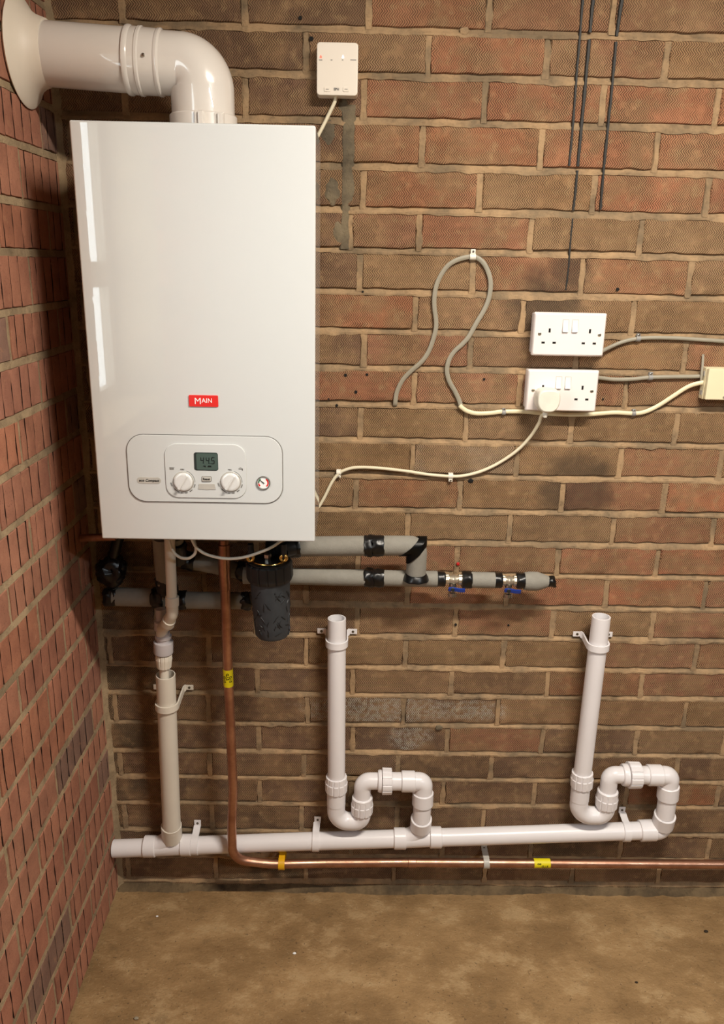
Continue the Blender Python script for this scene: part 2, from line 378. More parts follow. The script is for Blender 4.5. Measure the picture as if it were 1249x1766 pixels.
def brick_face(bm, x0, x1, z0, z1, tl, uvl, tint, rnd, depth=.007, nx=14, nz=5, amp=.0018, ox=0.0, to=None, flat=None, under=(0, 0)):
    """one brick: front slab with a ragged outline and rounded arrises. 'to' maps (along, height, out) to world"""
    seed = V(rnd.random()*50, rnd.random()*50, rnd.random()*50)
    bul = rnd.uniform(-.0012, .0012); tiltx = rnd.uniform(-.0012, .0012)
    if flat is not None: bul = flat+rnd.uniform(-.0001, .0001); tiltx = rnd.uniform(-.0002, .0002)
    rows_ = []
    for j in range(nz+1):
        row = []
        for i in range(nx+1):
            eu = min(.25, .0014/(x1-x0)); ev = min(.25, .0014/(z1-z0))
            s = 0 if i == 0 else 1 if i == nx else eu+(1-2*eu)*(i-1)/(nx-2); t = 0 if j == 0 else 1 if j == nz else ev+(1-2*ev)*(j-1)/(nz-2)
            x = x0+(x1-x0)*s; z = z0+(z1-z0)*t
            ex = min(s, 1-s)*(x1-x0); ez = min(t, 1-t)*(z1-z0)
            n1 = noise.noise(V(x*38, z*38, 0)+seed); n2 = noise.noise(V(x*38, z*38, 9)+seed)
            if i in (0, 1, nx-1, nx): x += n1*amp*1.8
            if j in (0, 1, nz-1, nz): z += n2*amp*1.6
            e = min(ex, ez); out = bul + tiltx*(s-.5)*2
            if e < .0004: out -= (.0016 + abs(n1)*.003) if flat is None or (i not in (0, nx)) else (.0003 + abs(n1)*.0006)
            row.append(bm.verts.new(to(x, z, out + n1*.0004)))
        rows_.append(row)
    uvs = {}
    fs = []
    for j in range(nz):
        for i in range(nx):
            f = bm.faces.new((rows_[j][i], rows_[j][i+1], rows_[j+1][i+1], rows_[j+1][i])); fs.append(f)
    edge = [rows_[0][i] for i in range(nx+1)] + [rows_[j][nx] for j in range(1, nz+1)] + [rows_[nz][i] for i in range(nx-1, -1, -1)] + [rows_[j][0] for j in range(nz-1, 0, -1)]
    cx = []
    back = []
    perim = [(x0+(x1-x0)*i/nx, z0) for i in range(nx+1)] + [(x1, z0+(z1-z0)*j/nz) for j in range(1, nz+1)] + [(x0+(x1-x0)*i/nx, z1) for i in range(nx-1, -1, -1)] + [(x0, z0+(z1-z0)*j/nz) for j in range(nz-1, 0, -1)]
    for (x, z) in perim: back.append(bm.verts.new(to(x0+under[0]+(x-x0)*(x1-x0-under[0]-under[1])/(x1-x0), z, -depth)))
    m = len(edge)
    groove_sides = set()
    for k in range(m):
        f = bm.faces.new((edge[k], back[k], back[(k+1) % m], edge[(k+1) % m])); fs.append(f)
        if (under[1] and nx <= k < nx+nz) or (under[0] and k >= 2*nx+nz): groove_sides.add(f)
    inv = {}
    for j in range(nz+1):
        for i in range(nx+1): inv[rows_[j][i]] = (ox+(x1-x0)*(0 if i == 0 else 1 if i == nx else eu+(1-2*eu)*(i-1)/(nx-2)), (z1-z0)*(0 if j == 0 else 1 if j == nz else ev+(1-2*ev)*(j-1)/(nz-2)))
    for k, (x, z) in enumerate(perim): inv[back[k]] = (ox+x-x0, z-z0)
    for f in fs:
        f.material_index = 1
        for lp in f.loops:
            lp[uvl].uv = inv[lp.vert]; lp[tl] = (*tint, 1) if f not in groove_sides else (tint[0]*.16, tint[1]*.14, tint[2]*.14, 1)     # groove sides coloured far darker than the face
def build_walls():
    rnd = random.Random(3)
    # ---- back wall
    bm = bmesh.new(); uvl = bm.loops.layers.uv.new('UVMap'); tl = bm.loops.layers.float_color.new('tint')
    to = lambda x, z, o: V(x, -o, z)
    keys = sorted(BEDS)
    X0, X1 = -.03, RW+.02
    base = [bm.verts.new(p) for p in ((X0, .006, FZ-.05), (X1, .006, FZ-.05), (X1, .006, RH+.05), (X0, .006, RH+.05))]
    bm.faces.new(base)
    b2 = [bm.verts.new(p) for p in ((X0, .12, FZ-.05), (X1, .12, FZ-.05), (X1, .12, RH+.05), (X0, .12, RH+.05))]
    bm.faces.new(b2)
    for i in range(4): bm.faces.new((base[i], base[(i+1) % 4], b2[(i+1) % 4], b2[i]))
    allperps = {}
    for r in range(-6, 27):
        zb = BEDS.get(r, BEDS[25]-.0766*(r-25)); zt = BEDS.get(r-1, 2.462) if r <= 26 else 0
        if zt > RH+.03: zt = RH+.03
        par = 0.0 if r % 2 == 0 else .5
        ps = dict(PERP.get(r, {}))
        k = par-4
        while True:
            gx = .585+.2247*k
            if gx > X1+.1: break
            if gx > -.3 and k not in ps and not (r in PERP and any(abs(gx-v) < .15 for v in ps.values())): ps[k] = gx + rnd.uniform(-.004, .004)
            k += 1
        xs = sorted(ps.values()); allperps[r] = (xs, zb, zt)
        tone = TONE.get(r)
        for a, b in zip(xs[:-1], xs[1:]):
            x0 = max(a+.0058, X0); x1 = min(b-.0058, X1)
            if x1-x0 < .02: continue
            mid = (x0+x1)/2; idx = (mid-.585)/.2247
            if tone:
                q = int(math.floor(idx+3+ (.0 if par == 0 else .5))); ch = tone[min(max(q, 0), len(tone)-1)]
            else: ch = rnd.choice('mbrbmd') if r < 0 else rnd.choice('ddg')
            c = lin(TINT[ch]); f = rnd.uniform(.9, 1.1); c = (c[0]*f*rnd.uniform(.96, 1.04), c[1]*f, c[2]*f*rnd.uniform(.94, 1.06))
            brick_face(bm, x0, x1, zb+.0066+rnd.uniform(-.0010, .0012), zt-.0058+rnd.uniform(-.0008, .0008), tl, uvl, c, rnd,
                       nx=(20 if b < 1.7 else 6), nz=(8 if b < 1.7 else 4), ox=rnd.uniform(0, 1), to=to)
        # perpends, roughly flush
        for x in xs:
            if x < 0 or x > X1-.02: continue
            n = 8; L = []; 
            sd = rnd.uniform(0, 99); d0 = rnd.uniform(.0005, .0022)
            for i in range(n+1):
                z = zb+(zt-zb)*i/n; w = .0074+.0045*noise.noise(V(z*50, sd, 0)); o = .0004-d0+.001*noise.noise(V(z*60, sd, 5)); sh = .002*noise.noise(V(z*30, sd, 8))
                L.append([bm.verts.new(V(x-w*1.05+sh, .005, z)), bm.verts.new(V(x-w*.75+sh, -o, z)), bm.verts.new(V(x+sh, -o-.0004, z)), bm.verts.new(V(x+w*.75+sh, -o, z)), bm.verts.new(V(x+w*1.05+sh, .005, z))])
            grid_faces(bm, L, False)
    # bed joints, weathered: set back under the brick above and running out flush over the brick below
    for r in keys:
        zj = BEDS[r]
        if zj > RH: continue
        L = []; n = 420
        for i in range(n+1):
            x = X0+(X1-X0)*i/n
            a = noise.noise(V(x*9, r*7.1, 0)); b = noise.noise(V(x*45, r*7.1, 3)); c = noise.noise(V(x*3, r*3.3, 6))
            zt_ = zj+.0085; zl = zj-.0072-.0022*b-.0016*a
            smear = max(0, c*1.2+a*.8+b*.5-.05)
            mid = .0020+.0030*min(1, max(0, .5-a))
            L.append([bm.verts.new(V(x, .006, zt_)), bm.verts.new(V(x, mid+.0014, zj+.0052)), bm.verts.new(V(x, mid, zj+.001+.0012*b)),
                      bm.verts.new(V(x, -.0012-.0008*smear, zj-.0030-.0008*b)), bm.verts.new(V(x, -.0009-.0008*smear, zl-.0032*smear)), bm.verts.new(V(x, .004, zl-.0042*smear-.001))])
        grid_faces(bm, L, False)
    wb = struct('wall_back', bm, [M['mortar'], M['brick_back']], 50)
    # ---- left wall, grooved red bricks (window opening further back)
    bm = bmesh.new(); uvl = bm.loops.layers.uv.new('UVMap'); tl = bm.loops.layers.float_color.new('tint')
    to2 = lambda y, z, o: V(o, y, z)
    WY0, WY1, WZ0, WZ1 = -1.41, -.715, 1.10, 2.02      # window opening
    zb_ = [1.690, 1.597, 1.515, 1.420, 1.336, 1.246, 1.160, 1.072, .986, .909, .820, .736, .642, .561, .480, .398, .312, .235, .154, .072, -.012]
    up = [1.775+.0845*k for k in range(9)]
    zs = sorted(up + zb_, reverse=True)
    def slab(y0, y1, z0, z1):
        box(bm, (-.16, y0, z0), (-.0165, y1, z1))
    slab(WY1, .03, FZ-.05, RH+.05); slab(-RD-.05, WY0, FZ-.05, RH+.05); slab(WY0, WY1, FZ-.05, WZ0); slab(WY0, WY1, WZ1, RH+.05)
    for r, (zt, zb) in enumerate(zip(zs[:-1], zs[1:])):
        if zb > RH: continue
        par = (0 if (r - zs.index(1.072)) % 2 == 0 else 1)
        off = -.085 if par == 0 else -.200
        k = 0; ys = [.10]
        while off-.2325*k > -RD: ys.append(off-.2325*k+rnd.uniform(-.003, .003)); k += 1
        for b, a in zip(ys[:-1], ys[1:]):
            y0, y1 = a+.0065, min(b-.0065, .0)
            if y1-y0 < .01: continue
            if zb < WZ1-.01 and zt > WZ0+.01:
                if y1 > WY0 and y0 < WY0: y1 = WY0
                elif y0 < WY1 and y1 > WY1: y0 = WY1
                elif y0 >= WY0 and y1 <= WY1: continue
                if y1-y0 < .02: continue
            base = rnd.choice([(168, 114, 90), (174, 118, 92), (166, 110, 86), (164, 112, 90), (172, 114, 86), (140, 108, 92), (176, 122, 96)])
            c = lin(base); f = rnd.uniform(.88, 1.1); c = tuple(v*f for v in c)
            near = a > -1.1
            t0, t1 = zb+.0068+rnd.uniform(-.0008, .0008), min(zt-.0062, RH+.03)+rnd.uniform(-.0008, .0008)
            # backing behind the grooves, far darker than the brick colour
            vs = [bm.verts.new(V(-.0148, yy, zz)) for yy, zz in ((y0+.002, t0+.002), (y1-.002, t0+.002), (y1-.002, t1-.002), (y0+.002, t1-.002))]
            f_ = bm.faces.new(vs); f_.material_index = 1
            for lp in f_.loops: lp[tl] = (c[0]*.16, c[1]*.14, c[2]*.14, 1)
            bl_ = rnd.uniform(-.0008, .0010); cuts = [y0]; g = a+.0065+.019+rnd.uniform(-.003, .003)
            while g < y1-.012:
                if g > y0+.012: cuts.append(g)
                g += .0385
            cuts.append(y1)
            if not (WY0 < a < WY1 and zb < WZ1 and zt > WZ0):          # mortar of the upright joint
                LL = []
                for q in range(8):
                    z = zb+(min(zt, RH)-zb)*q/7; w_ = .0068+.0016*noise.noise(V(z*50, a*9, 2)); o_ = -.0022+.0010*noise.noise(V(z*60, a*9, 6))
                    LL.append([bm.verts.new(V(-.0168, a-w_-.002, z)), bm.verts.new(V(o_, a-w_*.85, z)), bm.verts.new(V(o_+.0006, a, z)), bm.verts.new(V(o_, a+w_*.85, z)), bm.verts.new(V(-.0168, a+w_+.002, z))])
                grid_faces(bm, LL, False)
            if not near: cuts = [y0, y1]
            for q in range(len(cuts)-1):
                gw = .0015+rnd.uniform(-.0004, .0004)
                p = cuts[q]+(gw if q else 0); e = cuts[q+1]-(gw if q < len(cuts)-2 else 0)
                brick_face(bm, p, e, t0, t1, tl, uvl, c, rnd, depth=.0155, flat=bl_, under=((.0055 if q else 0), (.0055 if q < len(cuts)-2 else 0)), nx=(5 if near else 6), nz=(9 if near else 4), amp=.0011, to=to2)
    for zj in zs[:-1]:
        if zj > RH: continue
        segs = [(-RD, .02)] if not (WZ0 < zj < WZ1) else [(-RD, WY0), (WY1, .02)]
        for ya, yb in segs:
            L = []; n = int((yb-ya)*110)
            for i in range(n+1):
                y = ya+(yb-ya)*i/n; a = noise.noise(V(y*9, zj*70, 20)); b = noise.noise(V(y*45, zj*70, 23)); o = -.0016+.0012*a
                L.append([bm.verts.new(V(-.0168, y, zj+.0095)), bm.verts.new(V(o-.0004, y, zj+.0066+.0012*b)), bm.verts.new(V(o+.0006, y, zj)), bm.verts.new(V(o+.0010, y, zj-.0064-.0014*b)), bm.verts.new(V(-.0168, y, zj-.0092-.0014*b))])
            grid_faces(bm, L, False)
    wl = struct('wall_left', bm, [M['mortar_side'], M['brick_side']], 50)
    # perpend mortar of the left wall
    return wb, wl
wall_b, wall_l = build_walls()

# rough mortar fillet in the corner of the two walls, and the cement ledge along the wall's foot
bm = B(); L = []
for i in range(121):
    z = FZ + (RH-FZ)*i/120; w = .010+.005*noise.noise(V(z*11, 1, 1))+.003*noise.noise(V(z*50, 1, 1)); w2 = .009+.004*noise.noise(V(z*13, 5, 1))
    L.append([bm.verts.new(V(-.004, -w2-.004, z)), bm.verts.new(V(.0015, -w2, z)), bm.verts.new(V(w*.5, -w2*.45, z)), bm.verts.new(V(w, -.0015, z)), bm.verts.new(V(w+.003, .004, z))])
grid_faces(bm, L, False); struct('trim_1', bm, [M['mortar_side']])
bm = B(); L = []; n = 300
for i in range(n+1):
    x = .0+RW*i/n; a = noise.noise(V(x*5, 3, 0)); b = noise.noise(V(x*28, 3, 0)); c = noise.noise(V(x*80, 3, 0))
    d = .019+.006*a+.003*b; h = -.004+.006*a+.003*b+.001*c
    L.append([bm.verts.new(V(x, .004, h+.002+.004*b)), bm.verts.new(V(x, -.003, h-.002)), bm.verts.new(V(x, -d*.6, h-.005+.003*c)), bm.verts.new(V(x, -d*.9, h-.010+.003*c)), bm.verts.new(V(x, -d-.004+.002*c, FZ-.004))])
grid_faces(bm, L, False); struct('trim_2', bm, [M['cement_foot']])

# floor with slight unevenness
bm = B(); nx, ny = 120, 160; rows_ = []
for j in range(ny+1):
    y = .02 - (RD+.05)*j/ny
    rows_.append([bm.verts.new(V(-.02+(RW+.04)*i/nx, y, FZ+.0022*noise.noise(V(i*.09, j*.12, 2))+.001*noise.noise(V(i*.5, j*.5, 2)))) for i in range(nx+1)])
grid_faces(bm, rows_, False)
fl = struct('floor', bm, [M['floor']])
bm = B(); box(bm, (-.16, -RD-.1, RH), (RW+.1, .12, RH+.08)); struct('ceiling', bm, [M['paint']])
bm = B(); box(bm, (RW, -RD-.1, FZ-.05), (RW+.1, .12, RH)); struct('wall_right', bm, [M['brown_block']])
# rear wall with a closed door
bm = B(); box(bm, (-.16, -RD-.1, FZ-.05), (RW+.1, -RD, RH)); struct('wall_rear', bm, [M['brown_block']])
bm = B(); box(bm, (1.0, -RD-.01, FZ), (1.86, -RD+.03, 2.0), .003); d1 = struct('door_1', bm, [M['timber']])
# side window in the left wall: two lights one above the other
bm = B(); y0, y1, z0, z1 = -1.41, -.715, 1.10, 2.02; xa, xb = -.185, -.155
for lo, hi in (((xa, y0, z0), (xb, y0+.04, z1)), ((xa, y1-.04, z0), (xb, y1, z1)), ((xa, y0+.04, z0), (xb, y1-.04, z0+.04)), ((xa, y0+.04, z1-.04), (xb, y1-.04, z1)), ((xa, y0+.04, 1.428), (xb, y1-.04, 1.498))): box(bm, lo, hi, .003)
w1 = struct('window_1', bm, [M['timber']])
bm = B(); box(bm, (-.172, y0+.04, z0+.04), (-.168, y1-.04, 1.428)); box(bm, (-.172, y0+.04, 1.498), (-.168, y1-.04, z1-.04))
pn = finish('window_pane', bm, M['glass'], V(0, 0, 0), w1)

# marks on the back wall
Wp = wall_b
def wallpart(name, bm, mat, label=None):
    o = finish(name, bm, M[mat], V(0, 0, 0), Wp)
    if label: o['label'] = label
    return o
def streak(pts, w):
    P = [at(x, y, -.0018) for x, y in pts]; w *= 1.3; bm = B(); L = []
    Q = catmull(P, 8)
    for i, p in enumerate(Q):
        ww = w*(1+.35*noise.noise(V(p.z*170, w*900, 0)))/2; j = .0006*noise.noise(V(p.z*120, 4, w*50))
        L.append([bm.verts.new(p+V(-ww+j, .002, 0)), bm.verts.new(p+V(-ww*.6+j, -.0010, 0)), bm.verts.new(p+V(ww*.6+j, -.0010, 0)), bm.verts.new(p+V(ww+j, .002, 0))])
    grid_faces(bm, L, False); wallpart('tar_streak', bm, 'tar', 'thin black drip line on the bricks')
streak([(1006, -6), (1000, 70), (994, 140), (989, 210), (982, 286)], .0042)
streak([(1024, -6), (1021, 25), (1018, 56)], .0054); streak([(1017, 68), (1010, 145), (1004, 210), (997, 287)], .0054)
streak([(996, 294), (993, 330), (989, 363)], .0045); streak([(988, 377), (984, 420), (980, 470), (976, 500)], .0036)
streak([(1074, -6), (1069, 28), (1064, 62)], .0056); streak([(1063, 72), (1056, 150), (1048, 230), (1041, 300), (1036, 362)], .0046)
for (x, y, r) in ((518, 31, .0035), (596, 647, .0032), (633, 646, .003), (614, 676, .0034), (835, 654, .0026), (581, 699, .003), (567, 688, .002), (1065, 499, .0035), (626, 503, .002), (877, 1078, .0026), (786, 1077, .003), (1040, 688, .002), (537, 67, .004)):
    bm = B(); lathe(bm, at(x, y, .0)+V(0, .001, 0), V(0, -1, 0), [(0, r*.9), (.0018, r), (.0034, r*.95)], 12); wallpart('drill_hole', bm, 'dark_hole')
bm = B(); lathe(bm, at(790, 972, 0), V(0, -1, 0), [(0, .0036), (.003, .0036), (.004, .002)], 12); wallpart('wall_plug', bm, 'redspot', 'red plastic wall plug')
def blob(c, r, name, mat, parent=None, sq=(1, .35, .8)):
    bm = B(); bmesh.ops.create_icosphere(bm, subdivisions=3, radius=1)
    for v in bm.verts:
        n = 1+.35*noise.noise(v.co*2.1+c*31); v.co = c+V(v.co.x*sq[0]*r*n, v.co.y*sq[1]*r*n, v.co.z*sq[2]*r*n)
    return bm
wallpart('mortar_blob', blob(at(802, 54, -.001), .0085, '', ''), 'mortar'); wallpart('mortar_blob', blob(at(757, 1255, -.002), .009, '', ''), 'mortar_grey')
wallpart('mortar_blob', blob(at(812, 829, -.001), .006, '', ''), 'brick_side')
for (x, y, r) in ((566, 228, .016), (572, 330, .02), (585, 400, .016), (592, 180, .011)):
    wallpart('mortar_blob', blob(at(x, y, .0012), r, '', '', sq=(.8, .22, 1.25)), 'mortar_grey', 'grey cement patch beside the boiler')

bm = B(); L = []
for i in range(41):
    z = 1.535+(1.795-1.535)*i/40; a = noise.noise(V(z*22, 1, 4)); b = noise.noise(V(z*30, 9, 4)); x0, x1 = .543+.006*a, .566+.009*b-(.008 if z < 1.62 else 0)
    L.append([bm.verts.new(V(x0-.002, .003, z)), bm.verts.new(V(x0+.001, -.0012, z)), bm.verts.new(V((x0+x1)/2, -.0016-.001*a, z)), bm.verts.new(V(x1-.001, -.0012, z)), bm.verts.new(V(x1+.003, .003, z))])
grid_faces(bm, L, False); wallpart('cement_patch', bm, 'mortar_grey', 'grey cement strip up the bricks beside the boiler')

# ================================================================== BOILER
bo = Thing('boiler', 'large white wall-hung boiler with red badge and control panel', 'boiler', (.31, 0, 1.017))
BX0, BX1, BZ0, BZ1, BY = .1150, .5055, 1.017, 1.717, -.285
bm = B(); box(bm, (BX0, BY, BZ0), (BX1, BY+.19, BZ1), .0035, 3); casing = bo.part('casing', bm, 'casing')
bm = B(); box(bm, (BX0+.004, BY+.188, BZ0+.004), (BX1-.004, -.012, BZ1-.003), .002); bo.part('side_panel', bm, 'casing')
bm = B(); box(bm, (BX0+.03, -.014, BZ0+.02), (BX1-.03, -.001, BZ1-.02), .001); bo.part('wall_bracket', bm, 'steel')
bm = B(); box(bm, (BX0+.02, BY+.02, BZ0-.004), (BX1-.02, -.03, BZ0+.003), .001); bo.part('underside_tray', bm, 'black')
bm = B(); lathe(bm, V(.150, -.20, BZ1-.002), V(0, 0, 1), [(0, .004), (.009, .004), (.012, .0025)], 12); bo.part('air_vent', bm, 'white_clip')
YF = BY-.0008
def F(px, py, off=0.0): return at(px, py, YF-off)
def frame_w(px0, px1, py): return (F(px1, py)-F(px0, py)).length
# recessed-looking control panel: dark joint line, then the raised fascia
c = (F(220.5, 808)+F(487.3, 809))/2; w = frame_w(220.5, 487.3, 808); zt, zb = F(354, 751).z, F(354, 866).z; c.z = (zt+zb)/2; h = zt-zb
bm = B(); plate(bm, c, rrect(w+.0016, h+.0016, .031, 8), YF+.001, YF-.0003); bo.part('panel_joint', bm, 'grey_print')
bm = B(); plate(bm, c, rrect(w-.0008, h-.0008, .030, 8), YF+.001, YF-.0022, .0012); fascia = bo.part('control_panel', bm, 'panel')
c2 = (F(286, 811)+F(425, 811))/2; w2 = frame_w(286, 425, 811); z2 = (F(355, 765).z+F(355, 857.7).z)/2; h2 = F(355, 765).z-F(355, 857.7).z; c2.z = z2
bm = B(); plate(bm, c2, rrect(w2, h2, .022, 8), YF-.001, YF-.0046, .0012); inner = bo.part('dial_panel', bm, 'panel', fascia)
Y3 = YF-.0046
def G(px, py, off=0.0): return at(px, py, Y3-off)
# display
cd_ = G(355.5, 796); bm = B(); plate(bm, cd_, rrect(.0425, .0330, .004), Y3+.0005, Y3-.0006, .0003); disp = bo.part('display', bm, 'lcd_dark', fascia, 'dark grey-green digital display reading 44.5')
bm = B(); plate(bm, cd_+V(.0018, 0, 0), rrect(.0375, .0300, .003), Y3, Y3-.0009); bo.part('display_glass', bm, 'lcd', fascia)
SEG = {'4': 'bcfg', '5': 'acdfg'}
bm = B()
def seg7(bm, cx, cz, ch, s):
    w, h, t = .44*s, s, .11*s
    R = {'a': (0, h/2, w, t), 'g': (0, 0, w, t), 'd': (0, -h/2, w, t), 'f': (-w/2, h/4, t, h/2), 'b': (w/2, h/4, t, h/2), 'e': (-w/2, -h/4, t, h/2), 'c': (w/2, -h/4, t, h/2)}
    for k in SEG[ch]:
        x, z, a, b = R[k]; sh = .13*z
        box(bm, (cx+x+sh-a*.46, Y3-.0014, cz+z-b*.46), (cx+x+sh+a*.46, Y3-.0008, cz+z+b*.46))
for k, ch in enumerate('445'): seg7(bm, cd_.x-.0068+.0096*k, cd_.z+.0022, ch, .0112)
box(bm, (cd_.x+.0066, Y3-.0014, cd_.z-.0040), (cd_.x+.0080, Y3-.0008, cd_.z-.0027))
box(bm, (cd_.x-.005, Y3-.0014, cd_.z-.0088), (cd_.x-.0012, Y3-.0008, cd_.z-.0072)); box(bm, (cd_.x-.0022, Y3-.0014, cd_.z-.0100), (cd_.x-.0008, Y3-.0008, cd_.z-.0078))
box(bm, (cd_.x+.0030, Y3-.0014, cd_.z-.0096), (cd_.x+.0092, Y3-.0008, cd_.z-.0070))
bo.part('display_digits', bm, 'lcd_ink', fascia)
# dials
for (px, py) in ((316.5, 830.5), (398, 831)):
    k = G(px, py)
    bm = B(); lathe(bm, k+V(0, .0005, 0), V(0, -1, 0), [(0, .0188), (.0010, .0188), (.0016, .0182), (.0010, .0178)], 40); ring = bo.part('dial_ring', bm, 'light_grey', fascia)
    bm = B(); lathe(bm, k, V(0, -1, 0), [(0, .0168), (.0040, .0166), (.0054, .0150), (.0058, .0120)], 40)
    t = bmesh.new(); bmesh.ops.create_cube(t, size=1)
    for v in t.verts: v.co = V(v.co.x*.0050*(1 if v.co.z < 0 else .45), v.co.y*.0060, v.co.z*.0300)
    bmesh.ops.bevel(t, geom=t.edges[:], offset=.0008, segments=2, affect='EDGES')
    merge(bm, t, Matrix.Translation(k+V(0, -.0070, 0)) @ Matrix.Rotation(math.radians(33), 4, 'Y')); bo.part('dial', bm, 'knob', fascia, 'round silver-white dial with raised pointer')
    bm = B()
    for a0, a1, w_, r_ in ((-142, -112, .0016, .0212), (-103, -97, .0016, .0212), (-84, -72, .0018, .0212), (-60, -44, .0018, .0212), (-30, -12, .0016, .0212), (-2, 72, .0006, .0206)):
        L = []
        for i in range(9):
            a = math.radians(a0+(a1-a0)*i/8)
            L.append([bm.verts.new(k+V(math.cos(a)*rr, -.0004, math.sin(a)*rr)) for rr in (r_-w_/2, r_+w_/2)])
        grid_faces(bm, L, False)
    bo.part('dial_scale', bm, 'grey_print', fascia)
    bo.part('lettering', text_bm('MIN', .0038, k+V(-.001, -.0005, .0222)), 'grey_print', fascia)
    bo.part('lettering', text_bm('MAX', .0034, k+V(-.0218, -.0005, -.0055), rot=math.radians(-72)), 'grey_print', fascia)
# radiator and tap symbols
rc = G(296, 808); bm = B()
for i in range(5): box(bm, (rc.x-.0035+.0016*i, Y3-.0004, rc.z-.0022), (rc.x-.0025+.0016*i, Y3, rc.z+.0022))
box(bm, (rc.x-.004, Y3-.0003, rc.z+.0016), (rc.x+.0055, Y3, rc.z+.0022)); bo.part('radiator_symbol', bm, 'grey_print', fascia)
tc = G(415.5, 809); bm = B(); box(bm, (tc.x-.004, Y3-.0004, tc.z-.0006), (tc.x+.003, Y3, tc.z+.0012)); box(bm, (tc.x+.002, Y3-.0004, tc.z-.0026), (tc.x+.0036, Y3, tc.z+.0006)); box(bm, (tc.x-.0022, Y3-.0004, tc.z+.0026), (tc.x+.0012, Y3, tc.z+.0032)); bo.part('tap_symbol', bm, 'grey_print', fascia)
# reset button, service flap, gauge
k = G(356.5, 825.8); bm = B(); plate(bm, k, rrect(.0176, .0100, .0022), Y3, Y3-.0006); bo.part('button_surround', bm, 'grey_print', fascia)
bm = B(); plate(bm, k, rrect(.0162, .0088, .0018), Y3, Y3-.0020, .0006); rb = bo.part('reset_button', bm, 'light_grey', fascia, 'small grey reset button')
bo.part('lettering', text_bm('Reset', .0056, k+V(0, -.0023, 0), bold=.0001), 'ink', fascia)
k = G(357, 839); bm = B(); plate(bm, k, [(.0158, -.0052), (.0140, .0050), (-.0140, .0050), (-.0158, -.0052), (-.006, -.0052), (0, -.0058), (.006, -.0052)], Y3, Y3-.0009); bo.part('service_flap', bm, 'light_grey', fascia)
k = F(454.4, 832.5, .0022); bm = B(); lathe(bm, k, V(0, -1, 0), [(0, .0126), (.0022, .0126), (.0030, .0118), (.0024, .0106), (.0008, .0104)], 40, caps=(True, False)); gauge = bo.part('pressure_gauge', bm, 'grey_print', fascia, 'small round pressure gauge with green and red arcs')
bm = B(); lathe(bm, k, V(0, -1, 0), [(0, .0106), (.0010, .0106)], 32); bo.part('gauge_face', bm, 'white', fascia)
for nm, a0, a1, mm in (('gauge_green_band', 125, 185, 'gauge_green'), ('gauge_red_band', -50, 55, 'red'), ('gauge_red_band', 190, 225, 'red')):
    bm = B(); L = []
    for i in range(11):
        a = math.radians(a0+(a1-a0)*i/10); L.append([bm.verts.new(k+V(math.cos(a)*rr, -.0013, math.sin(a)*rr)) for rr in (.0072, .0096)])
    grid_faces(bm, L, False); bo.part(nm, bm, mm, fascia)
bm = B(); sweep(bm, [k+V(.0015, -.0016, -.001), k+V(-.0060, -.0016, .0050)], [.0010, .0005], 8); bo.part('gauge_needle', bm, 'ink', fascia)
# name plate and badge
k = (F(234, 828.5, .0022)+F(280, 828.5, .0022))/2; bm = B(); plate(bm, k, rrect(.0430, .0118, .0058, 8), YF-.0015, YF-.0028, .0004); bo.part('name_plate', bm, 'light_grey', fascia, 'silver oval name plate')
bo.part('lettering', text_bm('eco Compact', .0066, k+V(0, -.0010, 0), shear=.25, bold=.0001), 'ink', fascia)
k = (F(323.3, 691.5)+F(379, 691.5))/2; bm = B(); plate(bm, k, rrect(.0508, .0200, .0018), YF+.001, YF-.0014, .0005); badge = bo.part('badge', bm, 'red', None, 'red rectangular badge with white lettering')
bo.part('lettering', text_bm('M', .0162, k+V(-.0098, -.0016, -.0006), depth=.0005), 'white', badge)
bo.part('lettering', text_bm('AIN', .0112, k+V(.0062, -.0016, .0006), depth=.0005), 'white', badge)

# ================================================================== FLUE
fy = -.145
E0 = at(348, 112, fy); Lf = at(62, 92, fy); BT = V(E0.x, fy, BZ1)
fl_ = Thing('boiler_flue', 'white flue pipe with elbow rising from boiler top into brick wall', 'flue', (BT.x, fy, BZ1))
zc = E0.z-.002
zl = Lf.z
def fx(px): return at(px, 105, fy).x
def fpt(x): t = (x-E0.x)/(Lf.x-E0.x); return V(x, fy, zc+(zl-zc)*t)
R1 = .0505
bm = B(); sweep(bm, [V(-.05, fy, fpt(-.05).z), fpt(fx(240))], R1, 48); fl_.part('duct', bm, 'flue')
bm = B(); dx = (fpt(fx(285))-fpt(fx(220))).normalized()
lathe(bm, fpt(fx(221)), dx, [(0, R1+.001), (.001, R1+.0035), (.004, R1+.0042), (.008, R1+.0035), (.010, R1+.0018), (.020, R1+.0018), (.022, R1+.0034), (.026, R1+.0034), (.028, R1+.0014), (.052, R1+.0008), (.054, R1+.0022), (.058, R1+.0022), (.061, R1-.001)], 48); fl_.part('collar', bm, 'flue')
bm = B(); lathe(bm, at(246.5, 95, fy-R1-.0018), V(0, -1, .15), [(-.002, .0032), (.0012, .0032), (.0024, .0018)], 14); fl_.part('screw', bm, 'steel')
bm = B(); pts = fillet([fpt(fx(272)), V(E0.x, fy, zc), V(E0.x, fy, BZ1+.012)], .058, 16)
sweep(bm, pts, [R1-.0010+.0045*min(1, i/(len(pts)-2)) for i in range(len(pts))], 48); fl_.part('elbow', bm, 'flue')
bm = B(); lathe(bm, V(E0.x, fy, BZ1-.001), V(0, 0, 1), [(0, .0580), (.030, .0580), (.032, .0565), (.0325, .0540)], 48); fl_.part('adaptor', bm, 'flue')
